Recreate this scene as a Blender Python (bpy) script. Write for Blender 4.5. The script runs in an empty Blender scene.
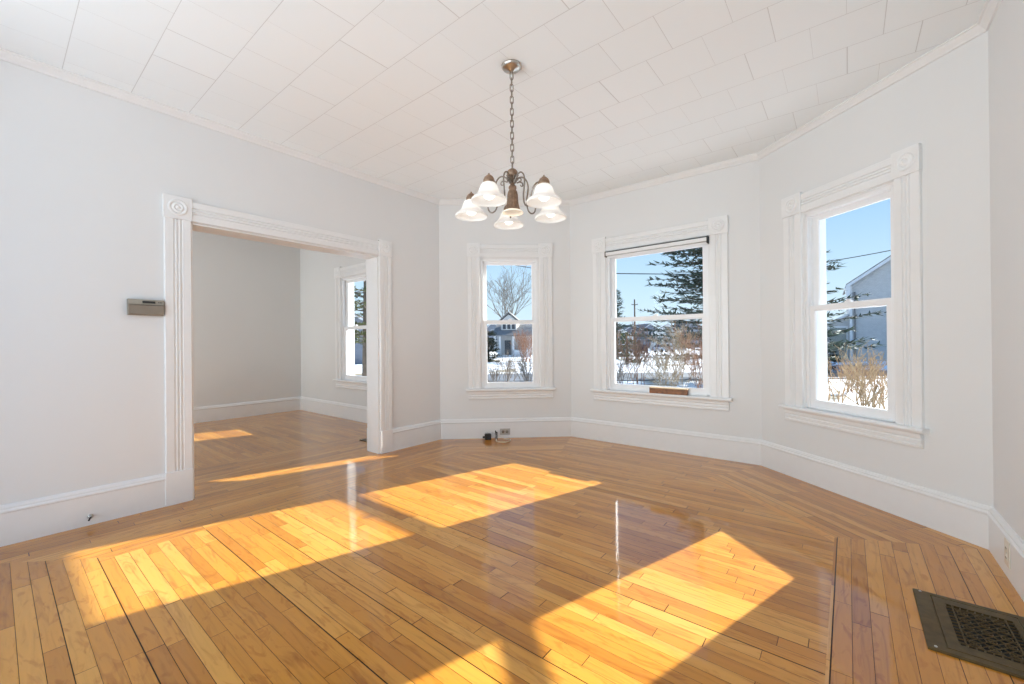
import bpy, bmesh, math, random
from mathutils import Vector, Matrix, noise
random.seed(7)
S = bpy.context.scene
COL = S.collection
R = math.radians
PI = math.pi

# ---------------------------------------------------------------- camera
# room frame: X runs from the left wall (0) to the right wall (4.26), Y runs to the bay, Z up
CAM = Vector((3.6735, -0.0238, 1.10))
YAW, PITCH, ROLL = R(38.785), R(0.138), R(-0.511)
cam_d = bpy.data.cameras.new('camera')
cam_d.sensor_width = 36.0
cam_d.lens = 417.94 / 1024 * 36.0
cam_d.clip_start = 0.02
cam_d.clip_end = 600
cam = bpy.data.objects.new('camera', cam_d)
COL.objects.link(cam)
_R, _F, _U = Vector((1, 0, 0)), Vector((0, math.cos(PITCH), math.sin(PITCH))), Vector((0, -math.sin(PITCH), math.cos(PITCH)))
_R2 = _R * math.cos(ROLL) + _U * math.sin(ROLL)
_U2 = -_R * math.sin(ROLL) + _U * math.cos(ROLL)
m3 = Matrix((_R2, _U2, -_F)).transposed()
cam.matrix_world = Matrix.Translation(CAM) @ Matrix.Rotation(YAW, 4, 'Z') @ m3.to_4x4()
S.camera = cam

# ---------------------------------------------------------------- sky, sun, fill lights
W = bpy.data.worlds.new('sky')
S.world = W
W.use_nodes = True
nt = W.node_tree
nt.nodes.clear()
_o = nt.nodes.new('ShaderNodeOutputWorld')
_b = nt.nodes.new('ShaderNodeBackground')
_tc = nt.nodes.new('ShaderNodeTexCoord')
_sp = nt.nodes.new('ShaderNodeSeparateXYZ')
_cr = nt.nodes.new('ShaderNodeValToRGB')
nt.links.new(_tc.outputs['Generated'], _sp.inputs[0])
nt.links.new(_sp.outputs['Z'], _cr.inputs[0])
nt.links.new(_cr.outputs[0], _b.inputs[0])
nt.links.new(_b.outputs[0], _o.inputs[0])
e = _cr.color_ramp.elements
e[0].position = 0.0; e[0].color = (0.70, 0.83, 0.94, 1)
e[1].position = 0.75; e[1].color = (0.16, 0.36, 0.78, 1)
k = e.new(0.10); k.color = (0.58, 0.77, 0.94, 1)
k = e.new(0.28); k.color = (0.34, 0.58, 0.90, 1)
_b.inputs[1].default_value = 0.9

SUN_DIR = Vector((0.6187, 2.0238, 1.0)).normalized()
sd = bpy.data.lights.new('sun', 'SUN')
sd.energy = 12.0
sd.angle = R(0.55)
sd.color = (1.0, 0.99, 0.965)
sun = bpy.data.objects.new('sun', sd)
COL.objects.link(sun)
sun.location = (10, 30, 16)
sun.rotation_euler = SUN_DIR.to_track_quat('Z', 'Y').to_euler()

def area(name, loc, rot, sx, sy, power, color):
    d = bpy.data.lights.new(name, 'AREA')
    d.shape = 'RECTANGLE'; d.size = sx; d.size_y = sy; d.energy = power; d.color = color
    o = bpy.data.objects.new(name, d); COL.objects.link(o)
    o.location = loc; o.rotation_euler = rot
    return o
# added fill lamps standing in for daylight, out of view behind both rear openings
area('fill_rear_opening', (1.9, -3.8, 1.0), (R(110), 0, 0), 5.0, 3.0, 138, (0.875, 0.975, 0.985))
area('fill_side_room', (-1.9, -3.0, 1.2), (R(95), 0, 0), 3.2, 2.6, 122, (0.92, 0.985, 0.985))

vs = S.view_settings
vs.view_transform = 'Standard'
vs.look = 'None'
vs.gamma = 1.0
vs.use_curve_mapping = False
vs.exposure = 0.42
S.display_settings.display_device = 'sRGB'
cy = S.cycles
cy.max_bounces = 10
cy.diffuse_bounces = 6
cy.glossy_bounces = 4
cy.transparent_max_bounces = 16
cy.sample_clamp_indirect = 6.0
cy.caustics_reflective = False
cy.caustics_refractive = False
cy.use_denoising = True

# ---------------------------------------------------------------- node helpers / materials
def newmat(name):
    m = bpy.data.materials.new(name); m.use_nodes = True
    n = m.node_tree; n.nodes.clear()
    out = n.nodes.new('ShaderNodeOutputMaterial')
    return m, n, out
def N(n, t, **kw):
    x = n.nodes.new(t)
    for k_, v in kw.items():
        setattr(x, k_, v)
    return x
def link(n, a, b): n.links.new(a, b)
def setin(n, sock, v):
    if hasattr(v, 'is_output') or isinstance(v, bpy.types.NodeSocket): n.links.new(v, sock)
    else: sock.default_value = v
def M(n, op, a, b=None, c=None):
    x = n.nodes.new('ShaderNodeMath'); x.operation = op
    setin(n, x.inputs[0], a)
    if b is not None: setin(n, x.inputs[1], b)
    if c is not None: setin(n, x.inputs[2], c)
    return x.outputs[0]
def mixc(n, fac, a, b, mode='MIX'):
    x = n.nodes.new('ShaderNodeMix'); x.data_type = 'RGBA'; x.blend_type = mode
    setin(n, x.inputs[0], fac); setin(n, x.inputs[6], a); setin(n, x.inputs[7], b)
    return x.outputs[2]
def ramp(n, fac, stops):
    x = n.nodes.new('ShaderNodeValToRGB')
    el = x.color_ramp.elements
    el[0].position = stops[0][0]; el[0].color = (*stops[0][1], 1)
    el[1].position = stops[-1][0]; el[1].color = (*stops[-1][1], 1)
    for p_, c_ in stops[1:-1]:
        q = el.new(p_); q.color = (*c_, 1)
    link(n, fac, x.inputs[0])
    return x.outputs[0]
def principled(n, out, **kw):
    b = n.nodes.new('ShaderNodeBsdfPrincipled')
    for k_, v in kw.items():
        setin(n, b.inputs[k_.replace('_', ' ')], v)
    link(n, b.outputs[0], out.inputs[0])
    return b
def plain(name, col, rough=0.6, metal=0.0, var=0.06, scale=18.0, bump=0.0, spec=0.5):
    m, n, out = newmat(name)
    tc = N(n, 'ShaderNodeTexCoord')
    nz = N(n, 'ShaderNodeTexNoise'); nz.inputs['Scale'].default_value = scale; nz.inputs['Detail'].default_value = 4
    link(n, tc.outputs['Object'], nz.inputs['Vector'])
    lo = tuple(max(0, c * (1 - var)) for c in col); hi = tuple(min(1, c * (1 + var)) for c in col)
    c = ramp(n, nz.outputs[0], [(0.3, lo), (0.7, hi)])
    b = principled(n, out, Base_Color=c, Roughness=rough, Metallic=metal)
    b.inputs['Specular IOR Level'].default_value = spec
    if bump:
        bp = N(n, 'ShaderNodeBump'); bp.inputs['Strength'].default_value = bump; bp.inputs['Distance'].default_value = 0.01
        link(n, nz.outputs[0], bp.inputs['Height']); link(n, bp.outputs[0], b.inputs['Normal'])
    return m

def board_mat(name, ang, w=0.0572, off=0.0, tone=1.0, single=False):
    """hardwood strips running along direction ang (radians, room XY)"""
    m, n, out = newmat(name)
    g = N(n, 'ShaderNodeNewGeometry')
    sp = N(n, 'ShaderNodeSeparateXYZ'); link(n, g.outputs['Position'], sp.inputs[0])
    ca, sa = math.cos(ang), math.sin(ang)
    along = M(n, 'ADD', M(n, 'MULTIPLY', sp.outputs[0], ca), M(n, 'MULTIPLY', sp.outputs[1], sa))
    acr = M(n, 'ADD', M(n, 'ADD', M(n, 'MULTIPLY', sp.outputs[0], -sa), M(n, 'MULTIPLY', sp.outputs[1], ca)), 40.0 + off)
    ar = M(n, 'DIVIDE', acr, w)
    row = M(n, 'FLOOR', ar); fr = M(n, 'FRACT', ar)
    w1 = N(n, 'ShaderNodeTexWhiteNoise', noise_dimensions='1D'); link(n, row, w1.inputs['W'])
    w2 = N(n, 'ShaderNodeTexWhiteNoise', noise_dimensions='1D'); link(n, M(n, 'ADD', row, 77.3), w2.inputs['W'])
    ln = M(n, 'ADD', M(n, 'MULTIPLY', w2.outputs[0], 0.75), 0.42)
    bl = M(n, 'ADD', M(n, 'DIVIDE', along, ln), M(n, 'ADD', M(n, 'MULTIPLY', w1.outputs[0], 9.0), 30.0))
    seg = M(n, 'FLOOR', bl); fs = M(n, 'FRACT', bl)
    cmb = N(n, 'ShaderNodeCombineXYZ'); link(n, row, cmb.inputs[0]); link(n, seg, cmb.inputs[1])
    wid = N(n, 'ShaderNodeTexWhiteNoise', noise_dimensions='3D'); link(n, cmb.outputs[0], wid.inputs['Vector'])
    idv = wid.outputs['Value']
    base = ramp(n, idv, [(0.0, (0.42, 0.158, 0.015)), (0.25, (0.505, 0.203, 0.022)), (0.5, (0.565, 0.238, 0.029)),
                         (0.78, (0.60, 0.268, 0.038)), (1.0, (0.65, 0.315, 0.060))])
    # grain
    gv = N(n, 'ShaderNodeCombineXYZ')
    link(n, M(n, 'MULTIPLY', along, 2.6), gv.inputs[0]); link(n, M(n, 'MULTIPLY', acr, 34.0), gv.inputs[1]); link(n, M(n, 'MULTIPLY', idv, 43.0), gv.inputs[2])
    gn = N(n, 'ShaderNodeTexNoise'); gn.inputs['Scale'].default_value = 1.0; gn.inputs['Detail'].default_value = 5; gn.inputs['Distortion'].default_value = 1.4
    link(n, gv.outputs[0], gn.inputs['Vector'])
    gcol = ramp(n, gn.outputs[0], [(0.28, (0.70, 0.62, 0.54)), (0.48, (1, 1, 1)), (0.75, (1.10, 1.08, 1.04))])
    c = mixc(n, 0.75, base, gcol, 'MULTIPLY')
    # mineral stains, larger figure on some boards
    gv2 = N(n, 'ShaderNodeCombineXYZ')
    link(n, M(n, 'MULTIPLY', along, 5.0), gv2.inputs[0]); link(n, M(n, 'MULTIPLY', acr, 16.0), gv2.inputs[1]); link(n, M(n, 'MULTIPLY', idv, 91.0), gv2.inputs[2])
    gn2 = N(n, 'ShaderNodeTexNoise'); gn2.inputs['Scale'].default_value = 1.0; gn2.inputs['Detail'].default_value = 3; gn2.inputs['Distortion'].default_value = 2.0
    link(n, gv2.outputs[0], gn2.inputs['Vector'])
    st = ramp(n, gn2.outputs[0], [(0.55, (1, 1, 1)), (0.66, (0.74, 0.62, 0.48)), (0.80, (0.60, 0.46, 0.32))])
    c = mixc(n, 0.65, c, st, 'MULTIPLY')
    if tone != 1.0: c = mixc(n, 1.0, c, (tone, tone * 0.99, tone * 0.96, 1), 'MULTIPLY')
    # gaps between strips, wider in some rows
    w3 = N(n, 'ShaderNodeTexWhiteNoise', noise_dimensions='1D'); link(n, M(n, 'ADD', row, 11.9), w3.inputs['W'])
    gw = M(n, 'ADD', M(n, 'MULTIPLY', M(n, 'POWER', w3.outputs[0], 3.0), 0.065), 0.022)
    if single: gap = M(n, 'LESS_THAN', fr, 0.0)
    else: gap = M(n, 'LESS_THAN', fr, gw)
    eg = M(n, 'LESS_THAN', fs, 0.0035)
    allg = M(n, 'MAXIMUM', gap, eg)
    c = mixc(n, M(n, 'MULTIPLY', allg, 0.96), c, (0.018, 0.008, 0.003, 1))
    cw_ = M(n, 'SUBTRACT', 1.0, M(n, 'MULTIPLY', allg, 0.9))
    # soft darkening of strip edges where finish collects
    b = principled(n, out, Base_Color=c, Roughness=0.33)
    b.inputs['Specular IOR Level'].default_value = 0.08
    link(n, cw_, b.inputs['Coat Weight'])
    b.inputs['Coat Roughness'].default_value = 0.06
    b.inputs['Coat IOR'].default_value = 1.44
    # cupped boards give broken reflections
    d0 = M(n, 'SUBTRACT', fr, 0.5)
    cup = M(n, 'MULTIPLY', M(n, 'MULTIPLY', d0, d0), -1.0)
    tilt = M(n, 'MULTIPLY', d0, M(n, 'SUBTRACT', w1.outputs[0], 0.5))
    hh = M(n, 'ADD', M(n, 'MULTIPLY', cup, 0.35), M(n, 'MULTIPLY', tilt, 0.22))
    hh = M(n, 'SUBTRACT', hh, M(n, 'MULTIPLY', allg, 0.35))
    wv = N(n, 'ShaderNodeTexNoise'); wv.inputs['Scale'].default_value = 9.0
    link(n, g.outputs['Position'], wv.inputs['Vector'])
    hh = M(n, 'ADD', hh, M(n, 'MULTIPLY', wv.outputs[0], 0.25))
    bp = N(n, 'ShaderNodeBump'); bp.inputs['Strength'].default_value = 0.25; bp.inputs['Distance'].default_value = 0.0022
    link(n, hh, bp.inputs['Height'])
    link(n, bp.outputs[0], b.inputs['Normal']); link(n, bp.outputs[0], b.inputs['Coat Normal'])
    return m

def ceiling_mat():
    m, n, out = newmat('ceiling_tiles')
    g = N(n, 'ShaderNodeNewGeometry'); sp = N(n, 'ShaderNodeSeparateXYZ'); link(n, g.outputs['Position'], sp.inputs[0])
    T = 0.3075
    ya = M(n, 'DIVIDE', M(n, 'ADD', sp.outputs[1], 10 * T - 0.2425), T)
    row = M(n, 'FLOOR', ya); fy = M(n, 'FRACT', ya)
    half = M(n, 'MULTIPLY', M(n, 'MODULO', row, 2.0), 0.5)
    xa = M(n, 'ADD', M(n, 'DIVIDE', M(n, 'ADD', sp.outputs[0], 20 * T - 1.068), T), half)
    col = M(n, 'FLOOR', xa); fx = M(n, 'FRACT', xa)
    cmb = N(n, 'ShaderNodeCombineXYZ'); link(n, row, cmb.inputs[0]); link(n, col, cmb.inputs[1])
    wn = N(n, 'ShaderNodeTexWhiteNoise', noise_dimensions='3D'); link(n, cmb.outputs[0], wn.inputs['Vector'])
    wr = N(n, 'ShaderNodeTexNoise'); wr.inputs['Scale'].default_value = 1.3; link(n, g.outputs['Position'], wr.inputs['Vector'])
    gwy = M(n, 'MULTIPLY', M(n, 'ADD', wr.outputs[0], 0.1), 0.018)
    g1 = M(n, 'LESS_THAN', fy, gwy)
    g2 = M(n, 'LESS_THAN', fx, M(n, 'ADD', M(n, 'MULTIPLY', M(n, 'POWER', wn.outputs['Value'], 3.0), 0.016), 0.004))
    gap = M(n, 'MAXIMUM', g1, g2)
    tint = ramp(n, wn.outputs['Value'], [(0, (0.88, 0.925, 0.945)), (1, (0.895, 0.94, 0.96))])
    c = mixc(n, M(n, 'MULTIPLY', gap, 0.42), tint, (0.35, 0.34, 0.33, 1))
    principled(n, out, Base_Color=c, Roughness=0.7)
    return m

def wall_mat(name, col):
    m, n, out = newmat(name)
    g = N(n, 'ShaderNodeNewGeometry')
    nz = N(n, 'ShaderNodeTexNoise'); nz.inputs['Scale'].default_value = 2.2; nz.inputs['Detail'].default_value = 3
    link(n, g.outputs['Position'], nz.inputs['Vector'])
    c = ramp(n, nz.outputs[0], [(0.3, tuple(x * 0.985 for x in col)), (0.7, col)])
    nf = N(n, 'ShaderNodeTexNoise'); nf.inputs['Scale'].default_value = 160; link(n, g.outputs['Position'], nf.inputs['Vector'])
    bp = N(n, 'ShaderNodeBump'); bp.inputs['Strength'].default_value = 0.08; bp.inputs['Distance'].default_value = 0.002
    link(n, nf.outputs[0], bp.inputs['Height'])
    b = principled(n, out, Base_Color=c, Roughness=0.62)
    link(n, bp.outputs[0], b.inputs['Normal'])
    return m

def glass_mat():
    m, n, out = newmat('window_glass')
    t = N(n, 'ShaderNodeBsdfTransparent'); t.inputs[0].default_value = (0.97, 0.985, 0.98, 1)
    gl = N(n, 'ShaderNodeBsdfGlossy'); gl.inputs['Roughness'].default_value = 0.02
    fr = N(n, 'ShaderNodeFresnel'); fr.inputs[0].default_value = 1.22
    mx = N(n, 'ShaderNodeMixShader')
    gg = N(n, 'ShaderNodeNewGeometry')
    link(n, M(n, 'MULTIPLY', fr.outputs[0], M(n, 'SUBTRACT', 1.0, gg.outputs['Backfacing'])), mx.inputs[0]); link(n, t.outputs[0], mx.inputs[1]); link(n, gl.outputs[0], mx.inputs[2])
    link(n, mx.outputs[0], out.inputs[0])
    return m

def emit_mix(name, col, estr, ecol, transl=0.5, transp=0.0):
    m, n, out = newmat(name)
    d = N(n, 'ShaderNodeBsdfDiffuse'); d.inputs[0].default_value = (*col, 1)
    t = N(n, 'ShaderNodeBsdfTranslucent'); t.inputs[0].default_value = (*col, 1)
    mx = N(n, 'ShaderNodeMixShader'); mx.inputs[0].default_value = transl
    link(n, d.outputs[0], mx.inputs[1]); link(n, t.outputs[0], mx.inputs[2])
    em = N(n, 'ShaderNodeEmission'); em.inputs[0].default_value = (*ecol, 1); em.inputs[1].default_value = estr
    ad = N(n, 'ShaderNodeAddShader'); link(n, mx.outputs[0], ad.inputs[0]); link(n, em.outputs[0], ad.inputs[1])
    last = ad.outputs[0]
    if transp:
        tp = N(n, 'ShaderNodeBsdfTransparent'); m2 = N(n, 'ShaderNodeMixShader'); m2.inputs[0].default_value = transp
        link(n, last, m2.inputs[1]); link(n, tp.outputs[0], m2.inputs[2]); last = m2.outputs[0]
    link(n, last, out.inputs[0])
    return m

def siding_mat(name, col, pitch=0.13):
    m, n, out = newmat(name)
    g = N(n, 'ShaderNodeNewGeometry'); sp = N(n, 'ShaderNodeSeparateXYZ'); link(n, g.outputs['Position'], sp.inputs[0])
    f = M(n, 'FRACT', M(n, 'DIVIDE', M(n, 'ADD', sp.outputs[2], 20.0), pitch))
    ln = M(n, 'LESS_THAN', f, 0.13)
    nz = N(n, 'ShaderNodeTexNoise'); nz.inputs['Scale'].default_value = 3.0; link(n, g.outputs['Position'], nz.inputs['Vector'])
    c0 = ramp(n, nz.outputs[0], [(0.3, tuple(x * 0.93 for x in col)), (0.7, tuple(min(1, x * 1.05) for x in col))])
    c = mixc(n, M(n, 'MULTIPLY', ln, 0.45), c0, tuple(x * 0.45 for x in col) + (1,))
    b = principled(n, out, Base_Color=c, Roughness=0.7)
    bp = N(n, 'ShaderNodeBump'); bp.inputs['Strength'].default_value = 0.6; bp.inputs['Distance'].default_value = 0.02
    link(n, f, bp.inputs['Height']); link(n, bp.outputs[0], b.inputs['Normal'])
    return m

def snow_mat():
    m, n, out = newmat('snow')
    g = N(n, 'ShaderNodeNewGeometry')
    nz = N(n, 'ShaderNodeTexNoise'); nz.inputs['Scale'].default_value = 0.35; nz.inputs['Detail'].default_value = 8
    link(n, g.outputs['Position'], nz.inputs['Vector'])
    c = ramp(n, nz.outputs[0], [(0.36, (0.30, 0.24, 0.15)), (0.42, (0.62, 0.60, 0.57)), (0.47, (0.80, 0.82, 0.85)), (0.8, (0.86, 0.87, 0.89))])
    b = principled(n, out, Base_Color=c, Roughness=0.8)
    bp = N(n, 'ShaderNodeBump'); bp.inputs['Strength'].default_value = 0.5; bp.inputs['Distance'].default_value = 0.15
    link(n, nz.outputs[0], bp.inputs['Height']); link(n, bp.outputs[0], b.inputs['Normal'])
    return m

MT = {}
MT['wall'] = wall_mat('wall_paint', (0.735, 0.737, 0.732))
MT['wall2'] = wall_mat('wall_paint_side_room', (0.70, 0.70, 0.69))
MT['trim'] = plain('trim_paint', (0.79, 0.79, 0.785), 0.32, var=0.01)
MT['vinyl'] = plain('white_vinyl', (0.84, 0.845, 0.85), 0.35, var=0.01)
MT['ceil'] = ceiling_mat()
MT['glass'] = glass_mat()
MT['ext'] = siding_mat('exterior_clapboard', (0.7, 0.7, 0.68))
MT['nickel'] = plain('brushed_nickel', (0.50, 0.47, 0.43), 0.28, 1.0, var=0.08, scale=60)
MT['bronze'] = plain('aged_bronze', (0.30, 0.20, 0.135), 0.42, 0.65, var=0.25, scale=45)
MT['armmet'] = plain('pewter_arm', (0.30, 0.265, 0.23), 0.33, 0.9, var=0.15, scale=50)
MT['shade'] = emit_mix('frosted_shade_glass', (0.90, 0.90, 0.89), 0.015, (1, 0.985, 0.96), 0.5, 0.16)
MT['bulb'] = emit_mix('glowing_bulb', (0.95, 0.95, 0.93), 1.3, (1, 0.97, 0.92), 0.3)
MT['downglass'] = emit_mix('lit_downlight_glass', (0.95, 0.92, 0.85), 0.25, (1, 0.93, 0.78), 0.5)
MT['thermo'] = plain('thermostat_beige', (0.27, 0.235, 0.19), 0.38, 0.35, var=0.04)
MT['thermo2'] = plain('thermostat_top', (0.36, 0.33, 0.275), 0.4, 0.25, var=0.04)
MT['dark'] = plain('dark_plastic', (0.02, 0.02, 0.018), 0.45, var=0.1)
MT['black'] = plain('black_plastic', (0.012, 0.012, 0.012), 0.4, var=0.1)
MT['steel'] = plain('outlet_steel', (0.50, 0.49, 0.47), 0.35, 0.75, var=0.05)
MT['ivory'] = plain('ivory_plastic', (0.72, 0.66, 0.56), 0.4, var=0.03)
MT['cord'] = plain('cream_cord', (0.75, 0.66, 0.48), 0.5, var=0.03)
MT['ventm'] = plain('painted_iron', (0.088, 0.058, 0.020), 0.5, 0.0, var=0.25, scale=30, bump=0.1, spec=0.3)
MT['ventd'] = plain('duct_dark', (0.012, 0.011, 0.010), 0.8, var=0.1)
MT['blk'] = plain('stained_wood', (0.23, 0.085, 0.025), 0.45, var=0.45, scale=26)
MT['blk2'] = plain('cut_wood_edge', (0.60, 0.45, 0.28), 0.55, var=0.1)
MT['shadefab'] = plain('shade_fabric', (0.50, 0.50, 0.49), 0.7, var=0.03)
MT['snow'] = snow_mat()
MT['road'] = plain('wet_asphalt', (0.16, 0.16, 0.165), 0.6, var=0.25, scale=1.5)
MT['bark'] = plain('bark', (0.15, 0.115, 0.085), 0.9, var=0.35, scale=6, bump=0.4)
MT['barkg'] = plain('grey_bark', (0.24, 0.215, 0.185), 0.9, var=0.3, scale=4)
MT['needle'] = plain('needles_blue_green', (0.055, 0.085, 0.06), 0.75, var=0.45, scale=2.2)
MT['needle2'] = plain('needles_olive', (0.105, 0.115, 0.035), 0.75, var=0.5, scale=2.2)
MT['needle3'] = plain('needles_dark', (0.022, 0.035, 0.018), 0.8, var=0.4, scale=2.2)
MT['twig'] = plain('tan_twigs', (0.46, 0.32, 0.18), 0.85, var=0.35, scale=5)
MT['twigr'] = plain('russet_twigs', (0.36, 0.19, 0.11), 0.85, var=0.35, scale=5)
MT['twigg'] = plain('grey_brown_twigs', (0.27, 0.21, 0.16), 0.85, var=0.35, scale=5)
MT['sid_grey'] = siding_mat('grey_siding', (0.54, 0.53, 0.51), 0.15)
MT['sid_white'] = siding_mat('white_siding', (0.66, 0.66, 0.64), 0.15)
MT['sid_blue'] = siding_mat('slate_blue_siding', (0.22, 0.24, 0.28), 0.2)
MT['roof'] = plain('roof_shingles', (0.22, 0.21, 0.20), 0.9, var=0.25, scale=3)
MT['rooft'] = plain('dark_slate_roof', (0.06, 0.075, 0.08), 0.9, var=0.2, scale=3)
MT['ptrim'] = plain('outside_trim', (0.72, 0.72, 0.71), 0.6, var=0.04)
MT['win_d'] = plain('dark_window', (0.05, 0.06, 0.075), 0.15, var=0.2)
MT['garage'] = plain('garage_panel', (0.27, 0.28, 0.24), 0.7, var=0.1)
MT['car1'] = plain('navy_car_paint', (0.012, 0.02, 0.05), 0.25, 0.3, var=0.1)
MT['car2'] = plain('silver_car_paint', (0.32, 0.34, 0.38), 0.3, 0.4, var=0.05)
MT['car3'] = plain('pale_blue_car_paint', (0.30, 0.40, 0.50), 0.3, 0.3, var=0.05)
MT['tyre'] = plain('tyre_rubber', (0.02, 0.02, 0.02), 0.8, var=0.1)
MT['wire'] = plain('cable_black', (0.03, 0.03, 0.035), 0.7, var=0.1)
MT['elbox'] = plain('meter_box', (0.55, 0.58, 0.66), 0.5, var=0.05)

# ---------------------------------------------------------------- object helpers
def props(o, label=None, cat=None, group=None, kind=None):
    if label: o['label'] = label
    if cat: o['category'] = cat
    if group: o['group'] = group
    if kind: o['kind'] = kind
    return o
def empty(name, loc=(0, 0, 0), rz=0.0, **kw):
    o = bpy.data.objects.new(name, None); COL.objects.link(o)
    o.location = loc; o.rotation_euler = (0, 0, rz); o.empty_display_size = 0.1
    return props(o, **kw)
class MB:
    def __init__(s): s.v = []; s.f = []; s.mi = []; s.sm = []
    def add(s, vs, fs, mi=0, smooth=False):
        k_ = len(s.v); s.v += [tuple(v) for v in vs]
        for f in fs: s.f.append(tuple(k_ + i for i in f)); s.mi.append(mi); s.sm.append(smooth)
        return s
    def box(s, x0, x1, y0, y1, z0, z1, mi=0, mat=None):
        vs = [Vector(q) for q in ((x0, y0, z0), (x1, y0, z0), (x1, y1, z0), (x0, y1, z0), (x0, y0, z1), (x1, y0, z1), (x1, y1, z1), (x0, y1, z1))]
        if mat: vs = [mat @ v for v in vs]
        return s.add(vs, [(0, 3, 2, 1), (4, 5, 6, 7), (0, 1, 5, 4), (1, 2, 6, 5), (2, 3, 7, 6), (3, 0, 4, 7)], mi)
    def loft(s, rings, closed=True, caps=True, mi=0, smooth=False):
        n_ = len(rings[0]); vs = [v for r in rings for v in r]; fs = []
        for i in range(len(rings) - 1):
            for j in range(n_ if closed else n_ - 1):
                a, b = i * n_ + j, i * n_ + (j + 1) % n_
                fs.append((a, b, b + n_, a + n_))
        if caps and closed:
            fs.append(tuple(range(n_ - 1, -1, -1))); fs.append(tuple((len(rings) - 1) * n_ + j for j in range(n_)))
        return s.add(vs, fs, mi, smooth)
    def tube(s, pts, rad, n_=6, mi=0, caps=True, smooth=True):
        pts = [Vector(p) for p in pts]; rings = []
        up = Vector((0, 0, 1)); prev = None
        for i, p in enumerate(pts):
            d = (pts[min(i + 1, len(pts) - 1)] - pts[max(i - 1, 0)])
            if d.length < 1e-9: d = Vector((0, 0, 1))
            d.normalize()
            if prev is None:
                a = d.cross(up)
                if a.length < 0.05: a = d.cross(Vector((1, 0, 0)))
            else:
                a = prev - d * prev.dot(d)
                if a.length < 1e-4: a = d.cross(Vector((1, 0, 0)))
            a.normalize(); prev = a; b = d.cross(a)
            r = rad[i] if isinstance(rad, (list, tuple)) else rad
            rings.append([p + (a * math.cos(2 * PI * k_ / n_) + b * math.sin(2 * PI * k_ / n_)) * r for k_ in range(n_)])
        return s.loft(rings, True, caps, mi, smooth)
    def lathe(s, prof, c=(0, 0, 0), n_=24, mi=0, smooth=True, mat=None, caps=False):
        rings = []
        for r, z in prof:
            ring = [Vector((c[0] + r * math.cos(2 * PI * k_ / n_), c[1] + r * math.sin(2 * PI * k_ / n_), c[2] + z)) for k_ in range(n_)]
            if mat: ring = [mat @ v for v in ring]
            rings.append(ring)
        return s.loft(rings, True, caps, mi, smooth)
    def obj(s, name, mats, parent=None, bevel=0.0, solid=0.0, autosmooth=True, **kw):
        me = bpy.data.meshes.new(name); me.from_pydata(s.v, [], s.f)
        mats = mats if isinstance(mats, (list, tuple)) else [mats]
        for m_ in mats: me.materials.append(MT[m_] if isinstance(m_, str) else m_)
        for p, i, q in zip(me.polygons, s.mi, s.sm): p.material_index = i; p.use_smooth = q
        me.update()
        bm = bmesh.new(); bm.from_mesh(me); bmesh.ops.recalc_face_normals(bm, faces=bm.faces); bm.to_mesh(me); bm.free()
        o = bpy.data.objects.new(name, me); COL.objects.link(o)
        if parent is not None: o.parent = parent
        if solid:
            md = o.modifiers.new('Solidify', 'SOLIDIFY'); md.thickness = solid; md.offset = 0
        if bevel:
            md = o.modifiers.new('Bevel', 'BEVEL'); md.width = bevel; md.segments = 2; md.limit_method = 'ANGLE'; md.angle_limit = R(40)
        return props(o, **kw)

def V2(p): return Vector((p[0], p[1]))
def isect(p, d, q, e_):
    den = d.x * e_.y - d.y * e_.x
    t = ((q.x - p.x) * e_.y - (q.y - p.y) * e_.x) / den
    return p + d * t
def offset_poly(pts, off):
    """move an open polyline to its right-hand side (into the room) by off, mitred"""
    pts = [V2(p) for p in pts]; res = []
    ds = [(pts[i + 1] - pts[i]).normalized() for i in range(len(pts) - 1)]
    ns = [Vector((d.y, -d.x)) for d in ds]
    for i in range(len(pts)):
        if i == 0: res.append(pts[0] + ns[0] * off)
        elif i == len(pts) - 1: res.append(pts[-1] + ns[-1] * off)
        else: res.append(isect(pts[i - 1] + ns[i - 1] * off, ds[i - 1], pts[i] + ns[i] * off, ds[i]))
    return res
def frame(P0, P1):
    d = V2(P1) - V2(P0); return math.atan2(d.y, d.x), d.length

# ---------------------------------------------------------------- room shell
HC = 2.757
TW = 0.20
PTS = [(0.0, -0.5), (0.0, 3.2166), (1.131, 4.2437), (3.0751, 4.2437), (4.257, 3.2354), (4.257, -0.5)]
OUT = offset_poly(PTS, -TW)
def wall_piece(mb, I0, I1, O0, O1, L, a0, a1, z0, z1):
    I0, I1, O0, O1 = V2(I0), V2(I1), V2(O0), V2(O1)
    u = (I1 - I0).normalized(); n_ = Vector((-u.y, u.x))
    def q(a):
        inn = I0 + u * a
        o_ = O0 if a <= 1e-6 else (O1 if a >= L - 1e-6 else inn + n_ * TW)
        return inn, o_
    (ia, oa), (ib, ob) = q(a0), q(a1)
    vs = [(ia.x, ia.y, z0), (ib.x, ib.y, z0), (ob.x, ob.y, z0), (oa.x, oa.y, z0), (ia.x, ia.y, z1), (ib.x, ib.y, z1), (ob.x, ob.y, z1), (oa.x, oa.y, z1)]
    mb.add(vs, [(0, 3, 2, 1), (4, 5, 6, 7)], 0)
    mb.add(vs, [(0, 1, 5, 4), (1, 2, 6, 5), (3, 0, 4, 7)], 0)
    mb.add(vs, [(2, 3, 7, 6)], 1)
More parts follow.
